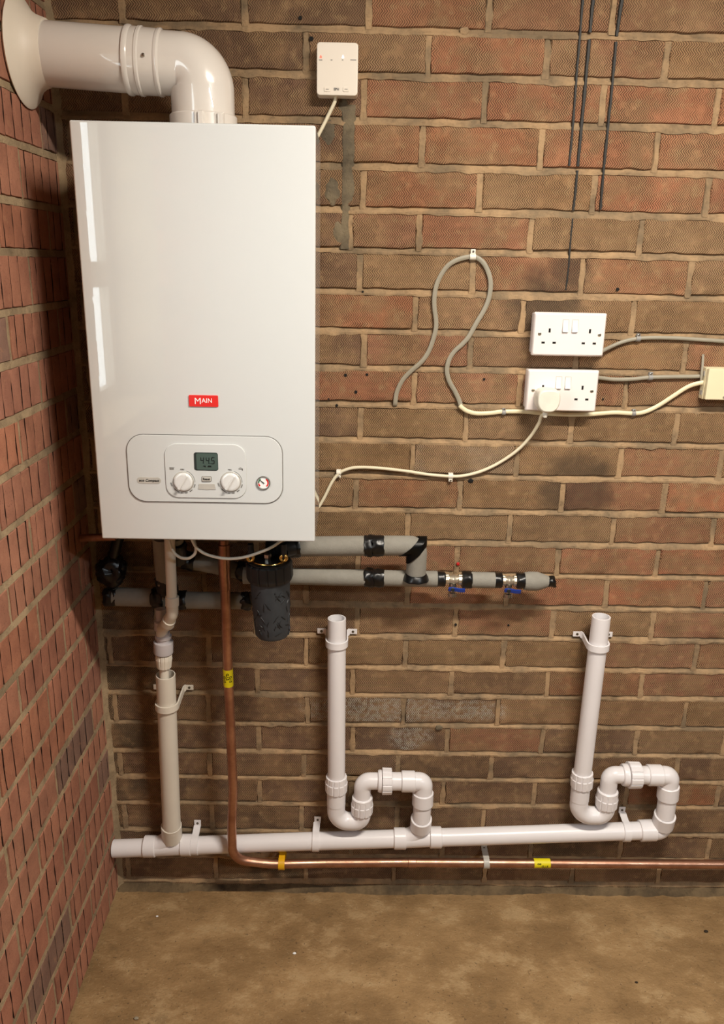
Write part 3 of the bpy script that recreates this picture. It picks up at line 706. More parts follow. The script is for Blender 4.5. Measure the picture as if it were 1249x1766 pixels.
for px in (345, 377):
    a = at(px, 195, fy-R1-.004); a.y = fy-math.sqrt(max(.00001, (.0595)**2-(a.x-E0.x)**2)); bm = B()
    box(bm, (a.x-.0085, a.y-.004, BZ1+.003), (a.x+.0085, a.y+.006, BZ1+.030), .0022); box(bm, (a.x-.002, a.y-.009, BZ1+.006), (a.x+.0075, a.y-.002, BZ1+.029), .0022); fl_.part('clamp_lug', bm, 'flue')
bm = B(); lathe(bm, V(.0005, fy, fpt(0).z), V(1, 0, 0), [(0, .084), (.003, .087), (.006, .084), (.012, .075), (.020, .064), (.030, .057), (.040, .0535), (.046, .0515)], 56)
for v in bm.verts:
    r = math.hypot(v.co.y-fy, v.co.z-fpt(0).z)
    if r > .076: v.co.x += .004*math.sin(math.atan2(v.co.z, v.co.y)*3)+.0045
fl_.part('wall_rosette', bm, 'rubber_white', label='flared white rubber wall seal')

# ================================================================== HEATING RECEIVER BOX
k = at(582, 119, -.032); rc_ = Thing('heating_receiver', 'square white heating receiver box above boiler right corner, cable below', 'control box', (k.x, 0, k.z))
W_ = .0760; H_ = .0880
bm = B(); plate(bm, k, rrect(W_, H_, .006), -.0014, -.032, .0025); body = rc_.part('body', bm, 'box')
bm = B(); plate(bm, k+V(.0, 0, -.0012), rrect(W_-.004, H_-.002, .005), -.001, -.018); rc_.part('back_plate', bm, 'box')
for px, mt, lab in ((553.4, 'led_red', 'small lit red indicator'), (591.6, 'led_white', 'small lit white indicator')):
    q = at(px, 97.5, -.0322); bm = B(); plate(bm, q, [(.0022, -.0022), (0, .0028), (-.0022, -.0022)] if px > 560 else [(.0020, -.0026), (.0020, .0002), (0, .0028), (-.0020, .0002), (-.0020, -.0026)], -.0319, -.0324); rc_.part('indicator', bm, mt, label=lab)
for px, wd in ((553, .0062), (572, .0032), (591, .0028), (609.5, .011)):
    q = at(px, 103.5, -.032); bm = B(); box(bm, (q.x-wd/2, -.0324, q.z-.0006), (q.x+wd/2, -.0319, q.z+.0006)); rc_.part('marking', bm, 'grey_print')
for px in (564.6, 597):
    q = at(px, 154, -.032); bm = B(); plate(bm, q, rrect(.0118, .0082, .002), -.0310, -.0334, .0006); bt = rc_.part('button', bm, 'box')
    bm = B(); box(bm, (q.x-.0028, -.0338, q.z-.0005), (q.x+.0028, -.0333, q.z+.0005)); rc_.part('marking', bm, 'grey_print', bt)
rc_.part('lettering', text_bm('EPH', .0056, at(580.3, 154, -.0322), bold=.0003), 'grey_print')
P = [at(580, 166, -.015), at(577, 177, -.013), at(566, 200, -.010), at(555, 222, -.010), at(543, 244, -.010), at(532, 262, -.010)]
bm = B(); sweep(bm, catmull(P), .0035, 12); rc_.part('cable', bm, 'cord')

# ================================================================== SOCKETS
def socket(cx, cz, label, sw=( -.0095, .0095), tilt=0.0):
    t = Thing('double_socket', label, 'socket', (cx, 0, cz), 'white double sockets on brick wall')
    c = V(cx, 0, cz); W, H = .1455, .0855
    bm = B(); plate(bm, c, rrect(W-.006, H-.006, .003), -.0012, -.033); t.part('back_box', bm, 'socket')
    bm = B()
    rings = []
    for y, ins in ((-.030, 0), (-.0355, 0), (-.0395, .0022), (-.0408, .0042)):
        rings.append([bm.verts.new((cx+x*(1-ins*2/W), y, cz+z*(1-ins*2/H))) for x, z in rrect(W, H, .0035)])
    grid_faces(bm, rings, True, (True, True)); face = t.part('face_plate', bm, 'socket')
    yf = -.0408
    for sx in sw:
        bm = B(); box(bm, (cx+sx-.0064, yf-.0003, cz+.0040), (cx+sx+.0064, yf+.001, cz+.0295)); t.part('switch_surround', bm, 'light_grey')
        bm = B(); q = [(yf-.0006, cz+.0285), (yf-.0012, cz+.018), (yf-.0040, cz+.0052), (yf+.001, cz+.0052), (yf+.001, cz+.0285)]
        a = [bm.verts.new((cx+sx-.0055, y, z)) for y, z in q]; b = [bm.verts.new((cx+sx+.0055, y, z)) for y, z in q]; grid_faces(bm, [a, b], True, (True, True)); t.part('switch', bm, 'socket', label='white rocker switch')
    for s in (-1, 1):
        ex = s*.0405; bm = B()
        box(bm, (cx+ex-.0020, yf-.0003, cz+.0035), (cx+ex+.0020, yf+.002, cz+.0115))
        for lx in (-.0111, .0111): box(bm, (cx+ex+lx-.0033, yf-.0003, cz-.0185), (cx+ex+lx+.0033, yf+.002, cz-.0145))
        t.part('pin_holes', bm, 'dark_hole')
        bm = B(); lathe(bm, V(cx+s*.0602, yf+.001, cz+.0005), V(0, -1, 0), [(0, .0036), (.0014, .0036), (.0018, .0026), (.0012, .0022)], 18); sc = t.part('screw', bm, 'nickel')
        bm = B(); box(bm, (cx+s*.0602-.0028, yf-.0010, cz), (cx+s*.0602+.0028, yf-.0006, cz+.001)); t.part('screw_slot', bm, 'dark_hole', sc)
    return t
s1c = at(982.4, 577.2, -.0408); s2c = at(970.3, 674.4, -.0408)
s1 = socket(s1c.x, s1c.z, 'upper white double socket on the bricks with both sides empty')
s2 = socket(s2c.x, s2c.z, 'lower white double socket with a white plug in its left side')
# plug with its cream cord to the boiler
pc = at(942.3, 689, -.078); pc = V(s2c.x-.034, 0, s2c.z-.016)
pl = Thing('plug', 'white moulded plug pushed into the lower double socket, cream cord leading to boiler', 'plug', (pc.x, -.041, pc.z))
out = []
for k in range(40):
    a = 2*PI*k/40; x = math.cos(a); z = math.sin(a)
    w = .0245*(1 if z > 0 else 1-.24*abs(z)); out.append((math.copysign(abs(x)**.62, x)*w, math.copysign(abs(z)**.62, z)*.0245))
bm = B(); rings = []
for y, s in ((-.0412, .97), (-.052, 1.0), (-.070, .97), (-.0755, .90), (-.0775, .78)): rings.append([bm.verts.new((pc.x+x*s, y, pc.z+z*s)) for x, z in out])
grid_faces(bm, rings, True, (True, True)); pl.part('body', bm, 'cord' if False else 'white_clip', angle=50)
bm = B(); lathe(bm, V(pc.x-.002, -.062, pc.z-.022), V(-.05, 0, -1), [(0, .0062), (.008, .0056), (.013, .0042)], 16); pl.part('cord_grip', bm, 'white_clip')
Yc = -.0075
path = [V(pc.x-.002, -.062, pc.z-.028), at(934, 718, -.056), at(929, 731, -.045), at(915, 753, -.026), at(893, 776, -.014), at(863, 797, Yc), at(832, 812, Yc), at(802, 820, Yc), at(778, 821.5, Yc), at(740, 818.5, Yc), at(700, 812.5, Yc), at(655, 807.5, Yc), at(620, 806, Yc), at(600, 809, Yc),
        at(584, 817, Yc), at(572, 833, Yc), at(560, 857, Yc), at(548, 876, -.012), at(538, 880, -.03)]
bm = B(); sweep(bm, catmull(path, 8), .0035, 12); pl.part('cord', bm, 'cord')

# ================================================================== CABLES ON THE WALL
def cable(name, pts, r, mat, label, cat='cable', flat=1.0, group=None):
    P = catmull(pts, 7); bm = B(); sweep(bm, P, r, 12, flat=flat, hint=V(0, -1, 0)); return single(name, bm, mat, label, cat, pts[0], group)
y_ = -.006
pts = [at(681.5, 700, .0), at(681.8, 695, y_), at(685, 675, y_), at(695, 655, y_), at(710, 639, y_), at(727, 624, y_), at(739, 607, y_), at(748, 583, y_), at(752.5, 560, y_), at(749.5, 530, y_), at(749.5, 512, y_), at(753, 492, y_), at(761, 474, y_), at(772, 459, y_), at(787, 449, y_), at(806, 443.5, y_), at(820, 443.5, y_),
       at(833, 452, y_), at(842, 468, y_), at(846.5, 488, y_), at(844, 512, y_), at(836, 533, y_), at(822, 557, y_), at(809, 580, y_), at(798, 593, y_), at(784, 606, y_), at(775, 620, y_), at(771, 638, y_), at(775, 657, y_), at(785, 675, y_), at(792, 690, y_), at(795, 699, -.007)]
cable('looped_cable', pts, .0027, 'grey_cable', 'long grey cable looped up the bricks over a white clip', flat=1.75)
pts = [at(793, 699, -.009), at(797, 703, -.0095), at(806, 709, -.009), at(822, 713, -.008), at(845, 712.5, y_), at(868, 710, y_), at(905, 710, y_), at(940, 713, y_), at(980, 715, y_), at(1019, 714.5, y_), at(1060, 711.5, y_), at(1092, 713, y_), at(1112, 710.5, y_), at(1135, 700, y_), at(1160, 684, -.008), at(1185, 668, -.010), at(1203, 661.5, -.013), at(1222, 658.5, -.016)]
cable('flat_cable', pts, .0032, 'cream', 'cream flat cable running under the lower socket to the junction box', flat=1.45)
pts = [at(1028, 612, -.018), at(1040, 605, -.014), at(1055, 597.5, -.008), at(1075, 589.5, y_), at(1100, 584, y_), at(1130, 582.5, y_), at(1170, 583.5, y_), at(1210, 586, y_), at(1262, 589.5, y_)]
cable('socket_cable', pts, .0034, 'grey_cable', 'upper grey cable leaving the upper socket towards the right edge', flat=1.2)
pts = [at(1020, 651, -.014), at(1036, 652, -.008), at(1060, 654.5, y_), at(1090, 654, y_), at(1122, 651, y_), at(1160, 650, y_), at(1195, 649.5, y_), at(1226, 648.5, -.01)]
cable('socket_cable', pts, .0036, 'grey_cable', 'lower grey cable between the lower socket and the junction box', flat=1.2)
def cable_clip(px, py, mat, label, vert=True, up=1, r=.0052, w=.0075, lug=.0095, group=None):
    c = at(px, py, y_); t = Thing('cable_clip', label, 'cable clip', (c.x, 0, c.z), group)
    bm = B(); P = []
    for k in range(9):
        a = PI*k/8; P.append(V(c.x, y_+.002-math.sin(a)*(r+.0012), c.z+math.cos(a)*(r+.0004)))
    P = [V(c.x, -.0008, P[0].z)] + P + [V(c.x, -.0008, P[-1].z)]
    ribbon(bm, P, V(1, 0, 0), w, .0018)
    box(bm, (c.x-w*.42, -.0085, c.z+(r if up > 0 else -r-lug)), (c.x+w*.42, -.0006, c.z+(r+lug if up > 0 else -r)), .001)
    t.part('saddle', bm, mat)
    bm = B(); lathe(bm, V(c.x, -.0075, c.z+up*(r+lug*.5)), V(0, -1, 0), [(0, .0018), (.0022, .0022), (.0030, .0012)], 12); t.part('nail', bm, 'steel')
    return t
cable_clip(815.6, 443, 'white_clip', 'white clip at the top of the looped grey cable', up=1, r=.0052, w=.0115)
cable_clip(584.5, 815, 'white_clip', 'white clip on the cream cord nearest the boiler', up=-1, w=.010, lug=.006)
cable_clip(777.5, 821, 'white_clip', 'white clip on the cream cord at its lowest dip', up=-1, w=.010, lug=.007)
cable_clip(869, 711, 'grey_clip', 'grey clip on the cream flat cable left of the sockets', up=1, w=.0075, lug=.003)
cable_clip(1093, 713, 'grey_clip', 'grey clip on the cream flat cable right of the sockets', up=1, w=.0075, lug=.004)
cable_clip(1101, 584, 'grey_clip', 'grey clip on the upper socket cable', up=1, w=.0085, lug=.005)
cable_clip(1122, 651, 'grey_clip', 'grey clip on the lower socket cable', up=1, w=.0085, lug=.006)
# junction box at the right edge and the strip beside it
a = at(1222.5, 636, -.034); b = at(1217.5, 689.5, -.034); jx0 = (a.x+b.x)/2; jz0, jz1 = b.z, a.z
jb = Thing('junction_box', 'cream junction box cut by the right edge of the view', 'junction box', (jx0+.04, 0, jz0))
bm = B(); box(bm, (jx0-.001, -.022, jz0-.001), (jx0+.086, -.0012, jz1+.001), .002); jb.part('base', bm, 'cream')
bm = B(); box(bm, (jx0, -.034, jz0), (jx0+.085, -.021, jz1), .0025); jb.part('lid', bm, 'cream')
for z in (jz0+.012, jz1-.012):
    bm = B(); box(bm, (jx0-.0018, -.018, z-.005), (jx0-.0005, -.008, z+.005), .0003); jb.part('cable_entry', bm, 'light_grey')
bm = B(); lathe(bm, at(1249, 685, -.034), V(0, -1, 0), [(-.001, .003), (.0008, .003), (.001, .002)], 12); jb.part('screw', bm, 'nickel')
bm = B(); ribbon(bm, [at(1213, 611, -.005), at(1212, 630, -.010), at(1210, 650, -.014), at(1209, 660, -.014)], V(1, 0, 0), .0045, .0016)
single('cable_strip', bm, 'grey_cable', 'thin upright grey strip beside the cream junction box', 'strip', at(1213, 661, 0))

# ================================================================== PIPE CLIPS
def lug(t, c, zdir, name='lug', w=.015, h=.017, mat='pvc', flat_axis='x'):
    bm = B(); box(bm, (c.x-w/2, c.y-.0012, c.z-h/2), (c.x+w/2, c.y+.0012, c.z+h/2), .0008); o = t.part(name, bm, mat)
    bm = B(); lathe(bm, V(c.x, c.y-.0010, c.z), V(0, -1, 0), [(0, .0030), (.0010, .0030), (.0006, .0020)], 14); t.part('screw', bm, 'clip_screw', o)
def saddle_v(px, py, Y, r, label, group, mat='pvc', lw=.026):
    """two-lug saddle round an upright pipe"""
    c = at(px, py, Y); t = Thing('pipe_clip', label, 'pipe clip', (c.x, 0, c.z), group)
    R_ = r+.0030; P = [V(c.x-R_-.004, -.0030, c.z+.006), V(c.x-R_, -.006, c.z+.004), V(c.x-R_, Y, c.z)]
    for k in range(1, 12): a = PI-PI*k/12; P.append(V(c.x+math.cos(a)*R_, Y-math.sin(a)*R_, c.z))
    P += [V(c.x+R_, Y, c.z), V(c.x+R_, -.006, c.z+.004), V(c.x+R_+.004, -.0030, c.z+.006)]
    bm = B(); ribbon(bm, P, V(0, 0, 1), .0150, .0036); t.part('band', bm, mat)
    for s in (-1, 1): lug(t, V(c.x+s*(R_+.004+.0085), -.0028, c.z+.0065), 0, w=.019, h=.0125, mat=mat)
    return t
def saddle_h(px, pyc, pyl, Y, r, label, group, w=.0165, mat='pvc', pxl=None):
    """strap over a level pipe from one lug above"""
    c = at(px, pyc, Y); l = at(pxl or px, pyl, -.0028); t = Thing('pipe_clip', label, 'pipe clip', (c.x, 0, c.z), group)
    R_ = r+.0016; l.z = max(l.z, c.z+R_+.0135) if r > .02 else l.z; P = [V(l.x, -.0030, l.z-.006), V((l.x+c.x)/2, -.0040, c.z+R_+.004), V(c.x, -.010, c.z+R_+.0005)] if R_ < .02 else [V(l.x, -.0024, l.z-.0075), V(l.x*.35+c.x*.65, -.0060, c.z+R_+.006), V(c.x, Y+.012, c.z+R_*.98)]
    for k in range(0, 13): a = PI/2-PI*k/12; P.append(V(c.x, Y-math.cos(a)*R_, c.z+math.sin(a)*R_))
    P.append(V(c.x, -.004, c.z-R_))
    bm = B(); ribbon(bm, P, V(1, 0, 0), w, .0030); t.part('strap', bm, mat); lug(t, V(l.x, -.0028, l.z), 0, w=w, h=.017, mat=mat)
    return t

# ================================================================== MAIN WASTE PIPE
MY = -.036; RP = .0215
def mz(px, py): return at(px, py, MY)
mA, mB_, mC, mD = mz(196, 1463), mz(480, 1452.5), mz(800, 1443), mz(1120, 1432)
ma = Thing('waste_pipe', 'long white waste pipe running low along the brick wall with two tees', 'waste pipe', (mA.x+.5, MY, mA.z))
bm = B(); sweep(bm, [V(.004, MY, mA.z-.001), mB_, mC, mD], RP, 32); ma.part('pipe', bm, 'pvc')
def fit(t, p0, p1, r, mat='pvc', name='socket_collar', **k):
    bm = B(); ring_between(bm, p0, p1, r, 32, **k); return t.part(name, bm, mat)
RC = .0256
def tee(t, pxl0, pxl1, pxr0, pxr1, pyl, pyr, top0, top1, topx, name='tee'):
    a0, a1, b0, b1 = mz(pxl0, pyl), mz(pxl1, pyl), mz(pxr0, pyr), mz(pxr1, pyr)
    fit(t, a0, a1, RC); fit(t, b0, b1, RC)
    bm = B(); sweep(bm, [a1, b0], RP+.0008, 32)
    tx = mz(topx, top1)
    p = V(tx.x, MY, (a1.z+b0.z)/2)
    sweep(bm, catmull([p+V(-.040, 0, .001), p+V(-.022, 0, .007), p+V(-.006, 0, .020), tx+V(0, 0, .008)], 6), RP*.97, 28)
    t.part(name, bm, 'pvc')
tee(ma, 249, 269.5, 313, 331, 1459.5, 1457, 0, 1447, 295)
tee(ma, 679.4, 699.9, 741.2, 761.2, 1446, 1444, 0, 1432, 726)
# right-hand end elbow
e0 = mz(1129, 1431.5); eu = mz(1145, 1405)
fit(ma, mz(1103, 1432.5), mz(1130, 1431.5), RC)
ec = V(mz(1141, 1431).x, MY, e0.z)
bm = B(); sweep(bm, fillet([mz(1122, 1432), ec, V(ec.x, MY, ec.z+.040)], .024, 10), RP+.0012, 32); ma.part('elbow', bm, 'pvc')

# ================================================================== TRAPS AND STANDPIPES
def trap(name_label, top, nut1, ub, leg2, nut2, el1, fl, un, p2, sk2, el2, skd, pd, skl, label, group):
    Y = -.047; A = lambda q: at(q[0], q[1], Y); r = .0205
    P_top, n0, n1 = A(top), A(nut1[0]), A(nut1[1])
    t = Thing('standpipe_trap', label, 'trap', (n0.x, Y, A(ub).z), group)
    # open standpipe
    bm = B(); x0 = (P_top.x+n0.x)/2
    a = V(P_top.x, Y, P_top.z); b = V(n0.x, Y, n0.z-.02)
    lathe(bm, b, a-b, [(0, r), ((a-b).length-.001, r), ((a-b).length, r-.0006), ((a-b).length, r-.0030), ((a-b).length-.06, r-.0030), ((a-b).length-.0601, .0001)], 40); t.part('standpipe', bm, 'pvc')
    def nut(p0, p1, rr, nm='nut'):
        bm = B(); L = (p1-p0).length
        lathe(bm, p0, p1-p0, [(0, rr-.004), (L*.05, rr-.0004), (L*.60, rr+.0004), (L*.64, rr-.0010), (L*.98, rr-.0016)], 84, ribs=12, depth=-.0020); return t.part(nm, bm, 'pvc')
    nut(V(n1.x, Y, n1.z), V(n0.x, Y, n0.z), .0262)
    # U-bend and upper elbow
    l2 = A(leg2); e1 = A(el1); zb = A(ub).z
    rr = .0215
    pts = fillet([V(n0.x, Y, n1.z+.004), V(n0.x, Y, zb), V(l2.x, Y, zb), V(l2.x, Y, l2.z)], [.034, .034], 14)
    bm = B(); sweep(bm, pts, rr, 36); t.part('u_bend', bm, 'pvc')
    bm = B(); lathe(bm, V(n0.x, Y, n1.z+.004), V(0, 0, -1), [(0, .0222), (.040, .0222), (.0415, .0210)], 36); t.part('socket_collar', bm, 'pvc')
    n2a, n2b = A(nut2[0]), A(nut2[1]); nut(V(l2.x, Y, n2b.z), V(l2.x, Y, n2a.z), .0262)
    bm = B(); lathe(bm, V(l2.x, Y, n2a.z-.001), V(0, 0, 1), [(0, .0245), (.005, .0245), (.007, .0225)], 36); t.part('nut_flange', bm, 'pvc')
    f0 = A(fl)
    pts = fillet([V(l2.x, Y, n2a.z-.01), V(l2.x, Y, e1.z), V(f0.x, Y, e1.z)], .029, 14)
    bm = B(); sweep(bm, pts, .0200, 36); t.part('outlet_elbow', bm, 'pvc')
    # union
    zc_ = e1.z; X = lambda px: at(px, el1[1], Y).x
    bm = B(); lathe(bm, V(X(fl[0]), Y, zc_), V(1, 0, 0), [(0, .0245), (.003, .0262), (X(un[0])-X(fl[0])-.001, .0262), (X(un[0])-X(fl[0]), .0245)], 40); t.part('union_flange', bm, 'pvc')
    bm = B(); Lu = X(un[1])-X(un[0]); lathe(bm, V(X(un[0]), Y, zc_), V(1, 0, 0), [(0, .0285), (.001, .0312), (Lu-.001, .0305), (Lu, .0285)], 84, ribs=12, depth=-.0024); t.part('union_nut', bm, 'pvc')
    bm = B(); sweep(bm, [V(X(un[1])-.004, Y, zc_), V(X(sk2[0])+.004, Y, zc_)], .0212, 32); t.part('pipe', bm, 'pvc')
    fit(t, V(X(sk2[0]), Y, zc_), V(X(sk2[1]), Y, zc_), .0250)
    dn = A(skd[1]); dcx = A(skd[0]).x; dlx = A(skl[0]).x
    pts = fillet([V(X(sk2[1])-.003, Y, zc_), V(dcx, Y, zc_), V(dcx, Y, A(skd[0]).z-.004)], .026, 14)
    bm = B(); sweep(bm, pts, .0220, 36); t.part('elbow', bm, 'pvc')
    fit(t, V(dcx, Y, A(skd[0]).z), V(A(skd[1]).x, Y, A(skd[1]).z), .0252)
    a, b = A(skd[1]), A(skl[0]); bm = B(); sweep(bm, [V(a.x, Y, a.z+.004), V(b.x, Y, b.z-.004)], RP, 32); t.part('pipe', bm, 'pvc')
    a, b = A(skl[0]), A(skl[1]); fit(t, a, V(b.x, MY-.002, b.z), .0256)
    return t
trap('', (581, 1066), ((580.5, 1338), (580, 1364)), (602, 1416), (624.6, 1392), ((624.6, 1377), (624.6, 1401)), (625, 1346.7), (652, 1346.7), (659, 676), None, (692.6, 715.6), None, ((729.8, 1366), (729, 1387)), None, ((727, 1411), (726, 1431)),
     'left white standpipe with its U-bend trap, the one nearer the boiler', 'washing machine waste traps')
trap('', (1037.5, 1063), ((1005, 1331), (1003, 1356)), (1022, 1406), (1046.5, 1381), ((1048, 1366), (1045.5, 1390)), (1048, 1336), (1073, 1336), (1083, 1104), None, (1117, 1141), None, ((1153.5, 1354), (1151.5, 1376)), None, ((1147.5, 1405), (1145, 1427)),
     'right white standpipe with its U-bend trap, joining the end of the waste pipe', 'washing machine waste traps')
saddle_v(581, 1108, -.047, .0205, 'white saddle clip on the left standpipe', 'white saddle clips')
saddle_v(1031.5, 1113, -.047, .0205, 'white saddle clip on the right standpipe', 'white saddle clips')
saddle_h(337, 1456.5, 1421, MY, RP, 'white strap clip on waste pipe beside the copper pipe', 'white strap clips', pxl=341)
saddle_h(545, 1450.5, 1419.5, MY, RP, 'white strap clip on waste pipe below the left standpipe', 'white strap clips', pxl=548)
saddle_h(1079, 1433.5, 1404, MY, RP, 'white strap clip on waste pipe below the right standpipe', 'white strap clips', pxl=1072)

# ================================================================== CONDENSATE PIPE
cp = Thing('condensate_pipe', 'white condensate pipe dropping from under boiler into the wider waste pipe', 'condensate pipe', at(285, 1166, -.08))
yc = -.085
a0, a1 = at(292.5, 925, -.155), at(296.5, 1034, -.135)
bm = B(); sweep(bm, [a0, a1], .0109, 24); cp.part('upper_pipe', bm, 'pvc_old')
b0 = at(297, 1028, -.135)
bm = B(); ring_between(bm, a1+V(0, 0, -.014), b0, .0140, 28); cp.part('bend_socket', bm, 'pvc_old')
b1 = at(291, 1071, -.120)
bm = B(); sweep(bm, fillet([a1+V(0, 0, -.006), at(297.5, 1058, -.133), b1], .02, 8), .0125, 28); cp.part('bend', bm, 'pvc_old')
bm = B(); d = (b1-at(297.5, 1058, -.133)).normalized(); ring_between(bm, b1-d*.006, b1+d*.012, .0145, 28); cp.part('bend_socket', bm, 'pvc_old')
q0, q1, q2 = at(291, 1076, -.115), at(280, 1084, -.092), at(281, 1102, yc)
bm = B(); sweep(bm, catmull([q0, q1, q2], 6), .0130, 24); cp.part('offset_bend', bm, 'pvc_old')
bm = B(); a = at(277, 1050, yc); sweep(bm, [a, at(279, 1090, yc)], .0108, 24); cp.part('branch_stub', bm, 'pvc_grey')
bm = B(); ring_between(bm, at(279.5, 1086, yc), at(279, 1070, yc), .0165, 28); cp.part('branch_socket', bm, 'pvc_grey')
X = lambda px, py: at(px, py, yc)
bm = B(); lathe(bm, X(282, 1126), X(281.5, 1086)-X(282, 1126), [(0, .0200), (.002, .0210), (.026, .0215), (.028, .0205), (.0285, .0150), (.034, .0150), (.036, .0175), (.042, .0180), (.044, .0150), (.050, .0140)], 36); cp.part('reducer', bm, 'pvc_grey', label='grey-tinted stepped reducer')
bm = B(); sweep(bm, [X(282.5, 1140), X(282, 1120)], .0130, 24); cp.part('neck', bm, 'pvc_grey')
bm = B(); p0, p1 = X(283, 1150), X(282.5, 1128); L_ = (p1-p0).length; lathe(bm, p0, p1-p0, [(0, .0160), (L_*.6, .0180), (L_*.65, .0185), (L_, .0175)], 84, ribs=12, depth=-.0014); cp.part('compression_nut', bm, 'pvc_old')
bm = B(); sweep(bm, [X(284, 1185), X(283, 1146)], .0104, 24); cp.part('lower_pipe', bm, 'pvc_old')
# wide upright pipe with its clip and lower socket on the tee
w0, w1 = at(285.5, 1163, -.078), at(296.5, 1432, -.046)
up_ = Thing('upright_waste_pipe', 'wide upright white waste pipe under the condensate fittings, left of copper pipe', 'waste pipe', w1)
bm = B(); L_ = (w0-w1).length; lathe(bm, w1, w0-w1, [(0, RP), (L_-.001, RP), (L_, RP-.0006), (L_, RP-.0022), (L_-.05, RP-.0022), (L_-.0501, .0001)], 40); up_.part('pipe', bm, 'pvc_old')
a, b = at(295.5, 1424, -.046), at(297, 1446, MY); bm = B(); ring_between(bm, b, a+V(0, 0, .002), .0245, 32); up_.part('socket_collar', bm, 'pvc_old')
k = at(288.5, 1214, -.072)
t = saddle_v(288.2, 1216, -.072, RP, 'white saddle clip on the wide upright waste pipe', 'white saddle clips', 'pvc_old')

# ================================================================== COPPER GAS PIPE
cu = Thing('copper_gas_pipe', 'copper gas pipe dropping from boiler and bending right along the wall foot', 'gas pipe', at(402, 1480, -.075))
yv = -.085; yh = -.036
pts = [at(386, 930, yv), at(392, 1130, yv), at(399.5, 1298, yv), at(402.3, 1362, yv), at(400, 1425, -.080), at(401, 1482, -.076), at(470, 1490.5, -.060), at(560, 1488.5, -.046), at(700, 1487.5, yh), at(1262, 1490.5, yh)]
P = fillet(pts, [0, 0, .10, .10, .046, .3, .2, 0], 12)
bm = B(); sweep(bm, P, .0108, 28); cu.part('pipe', bm, 'copper')
bm = B(); ring_between(bm, at(389, 1016, yv), at(387.3, 985, yv), .0124, 28); ring_between(bm, at(387.5, 990, yv), at(386, 938, yv), .0129, 28); cu.part('coupling', bm, 'copper')
for x0, x1 in ((694, 703), (703.5, 718)):
    bm = B(); ring_between(bm, at(x0, 1487.6, yh), at(x1, 1487.7, yh), .0114 if x1 < 710 else .0118, 28); cu.part('coupling', bm, 'copper')
lA, lB = at(394.2, 1182, yv), at(393, 1153, yv)
bm = B(); ring_between(bm, lA, lB, .0112, 28, lip=.0001); lb = cu.part('gas_label', bm, 'yellow', label='yellow gas label on the upright run')
def wrap_text(body, size, c, axis_x, r, rot, off_ang=0.0):
    """lettering bent round a pipe; vertical pipe if axis 'z', level pipe if axis 'x'"""
    bm = text_bm(body, size, V(0, 0, 0), .0001, rot, bold=.0003)
    for v in bm.verts:
        if axis_x == 'z': a = v.co.x/r+off_ang; v.co = V(c.x+math.sin(a)*r, c.y-math.cos(a)*r, c.z+v.co.z)
        else: a = v.co.z/r+off_ang; v.co = V(c.x+v.co.x, c.y-math.cos(a)*r, c.z+math.sin(a)*r)
    return bm
mid = (lA+lB)/2
for oa, body in ((-.62, 'GAS'), (.0, 'GAS'), (.62, 'GAS')):
    cu.part('lettering', wrap_text(body, .0088, mid+V(0, 0, .006 if oa == 0 else -.001), 'z', .01135, math.radians(-90), oa), 'ink', lb)
bm = B(); ring_between(bm, at(920.5, 1488.5, yh), at(948.5, 1488.6, yh), .0112, 28, lip=.0001); lb2 = cu.part('gas_label', bm, 'yellow', label='yellow gas label on the level run')
mid = at(937, 1488.5, yh)
cu.part('lettering', wrap_text('GAS', .0090, mid+V(.002, 0, 0), 'x', .01135, 0, -.15), 'ink', lb2)
cu.part('lettering', wrap_text('GAS', .0050, mid+V(-.012, 0, 0), 'x', .01135, 0, .45), 'ink', lb2)
saddle_h(486, 1489.8, 1466, -.058, .0108, 'yellow strap clip holding the copper pipe near its bend', None, w=.0150, mat='yellow_clip')
saddle_h(838.5, 1488, 1462, yh, .0108, 'pale grey strap clip on the level copper pipe', None, w=.0145, mat='light_grey', pxl=835)
# copper stub left of the boiler
bm = B(); sweep(bm, [at(139, 928, -.075), at(200, 926, -.075)], .0082, 20)
single('copper_stub', bm, 'copper', 'short copper pipe stub between left wall and boiler bottom', 'pipe', at(139, 928, -.075))

# ================================================================== INSULATED PIPES
def crumple(bm, amp, f=90, seed=0.0):
    for v in bm.verts: v.co += V(noise.noise(v.co*f+V(seed, 0, 0)), noise.noise(v.co*f+V(0, seed+7, 0)), noise.noise(v.co*f+V(0, 0, seed+3)))*amp
    return bm
def tape(t, p0, p1, r, wrink=.0012, name='tape_band', n=8, seg=36, parent=None):
    bm = B(); L = (p1-p0).length; sd = p0.x*77
    lathe(bm, p0, p1-p0, [(L*i/n, r+(.0010 if 0 < i < n else 0)) for i in range(n+1)], seg); crumple(bm, wrink*1.6, 95, sd); return t.part(name, bm, 'tape', parent)
yu = -.085; ylw = -.066; RU = .0212; RL = .0183
ip = Thing('insulated_pipe', 'upper grey foam-insulated pipe leaving boiler and turning down at its end', 'insulated pipe', at(560, 942, yu))
u = lambda px, py=None: at(px, py if py else 942.8-(px-500)*.012, yu)
bm = B(); sweep(bm, [u(496), u(636)], RU, 36); ip.part('foam_sleeve', bm, 'foam')
bm = B(); c = u(720, 941); sweep(bm, fillet([u(654), c, V(c.x, (yu+ylw)/2-.004, at(720, 984, ylw).z)], .016, 6), RU, 36); ip.part('foam_elbow', bm, 'foam')
tape(ip, u(628), u(642), RU+.0012, .0022); tape(ip, u(642), u(662), RU+.0006, .0016)
tape(ip, u(496), u(519), RU+.0008, .0014)
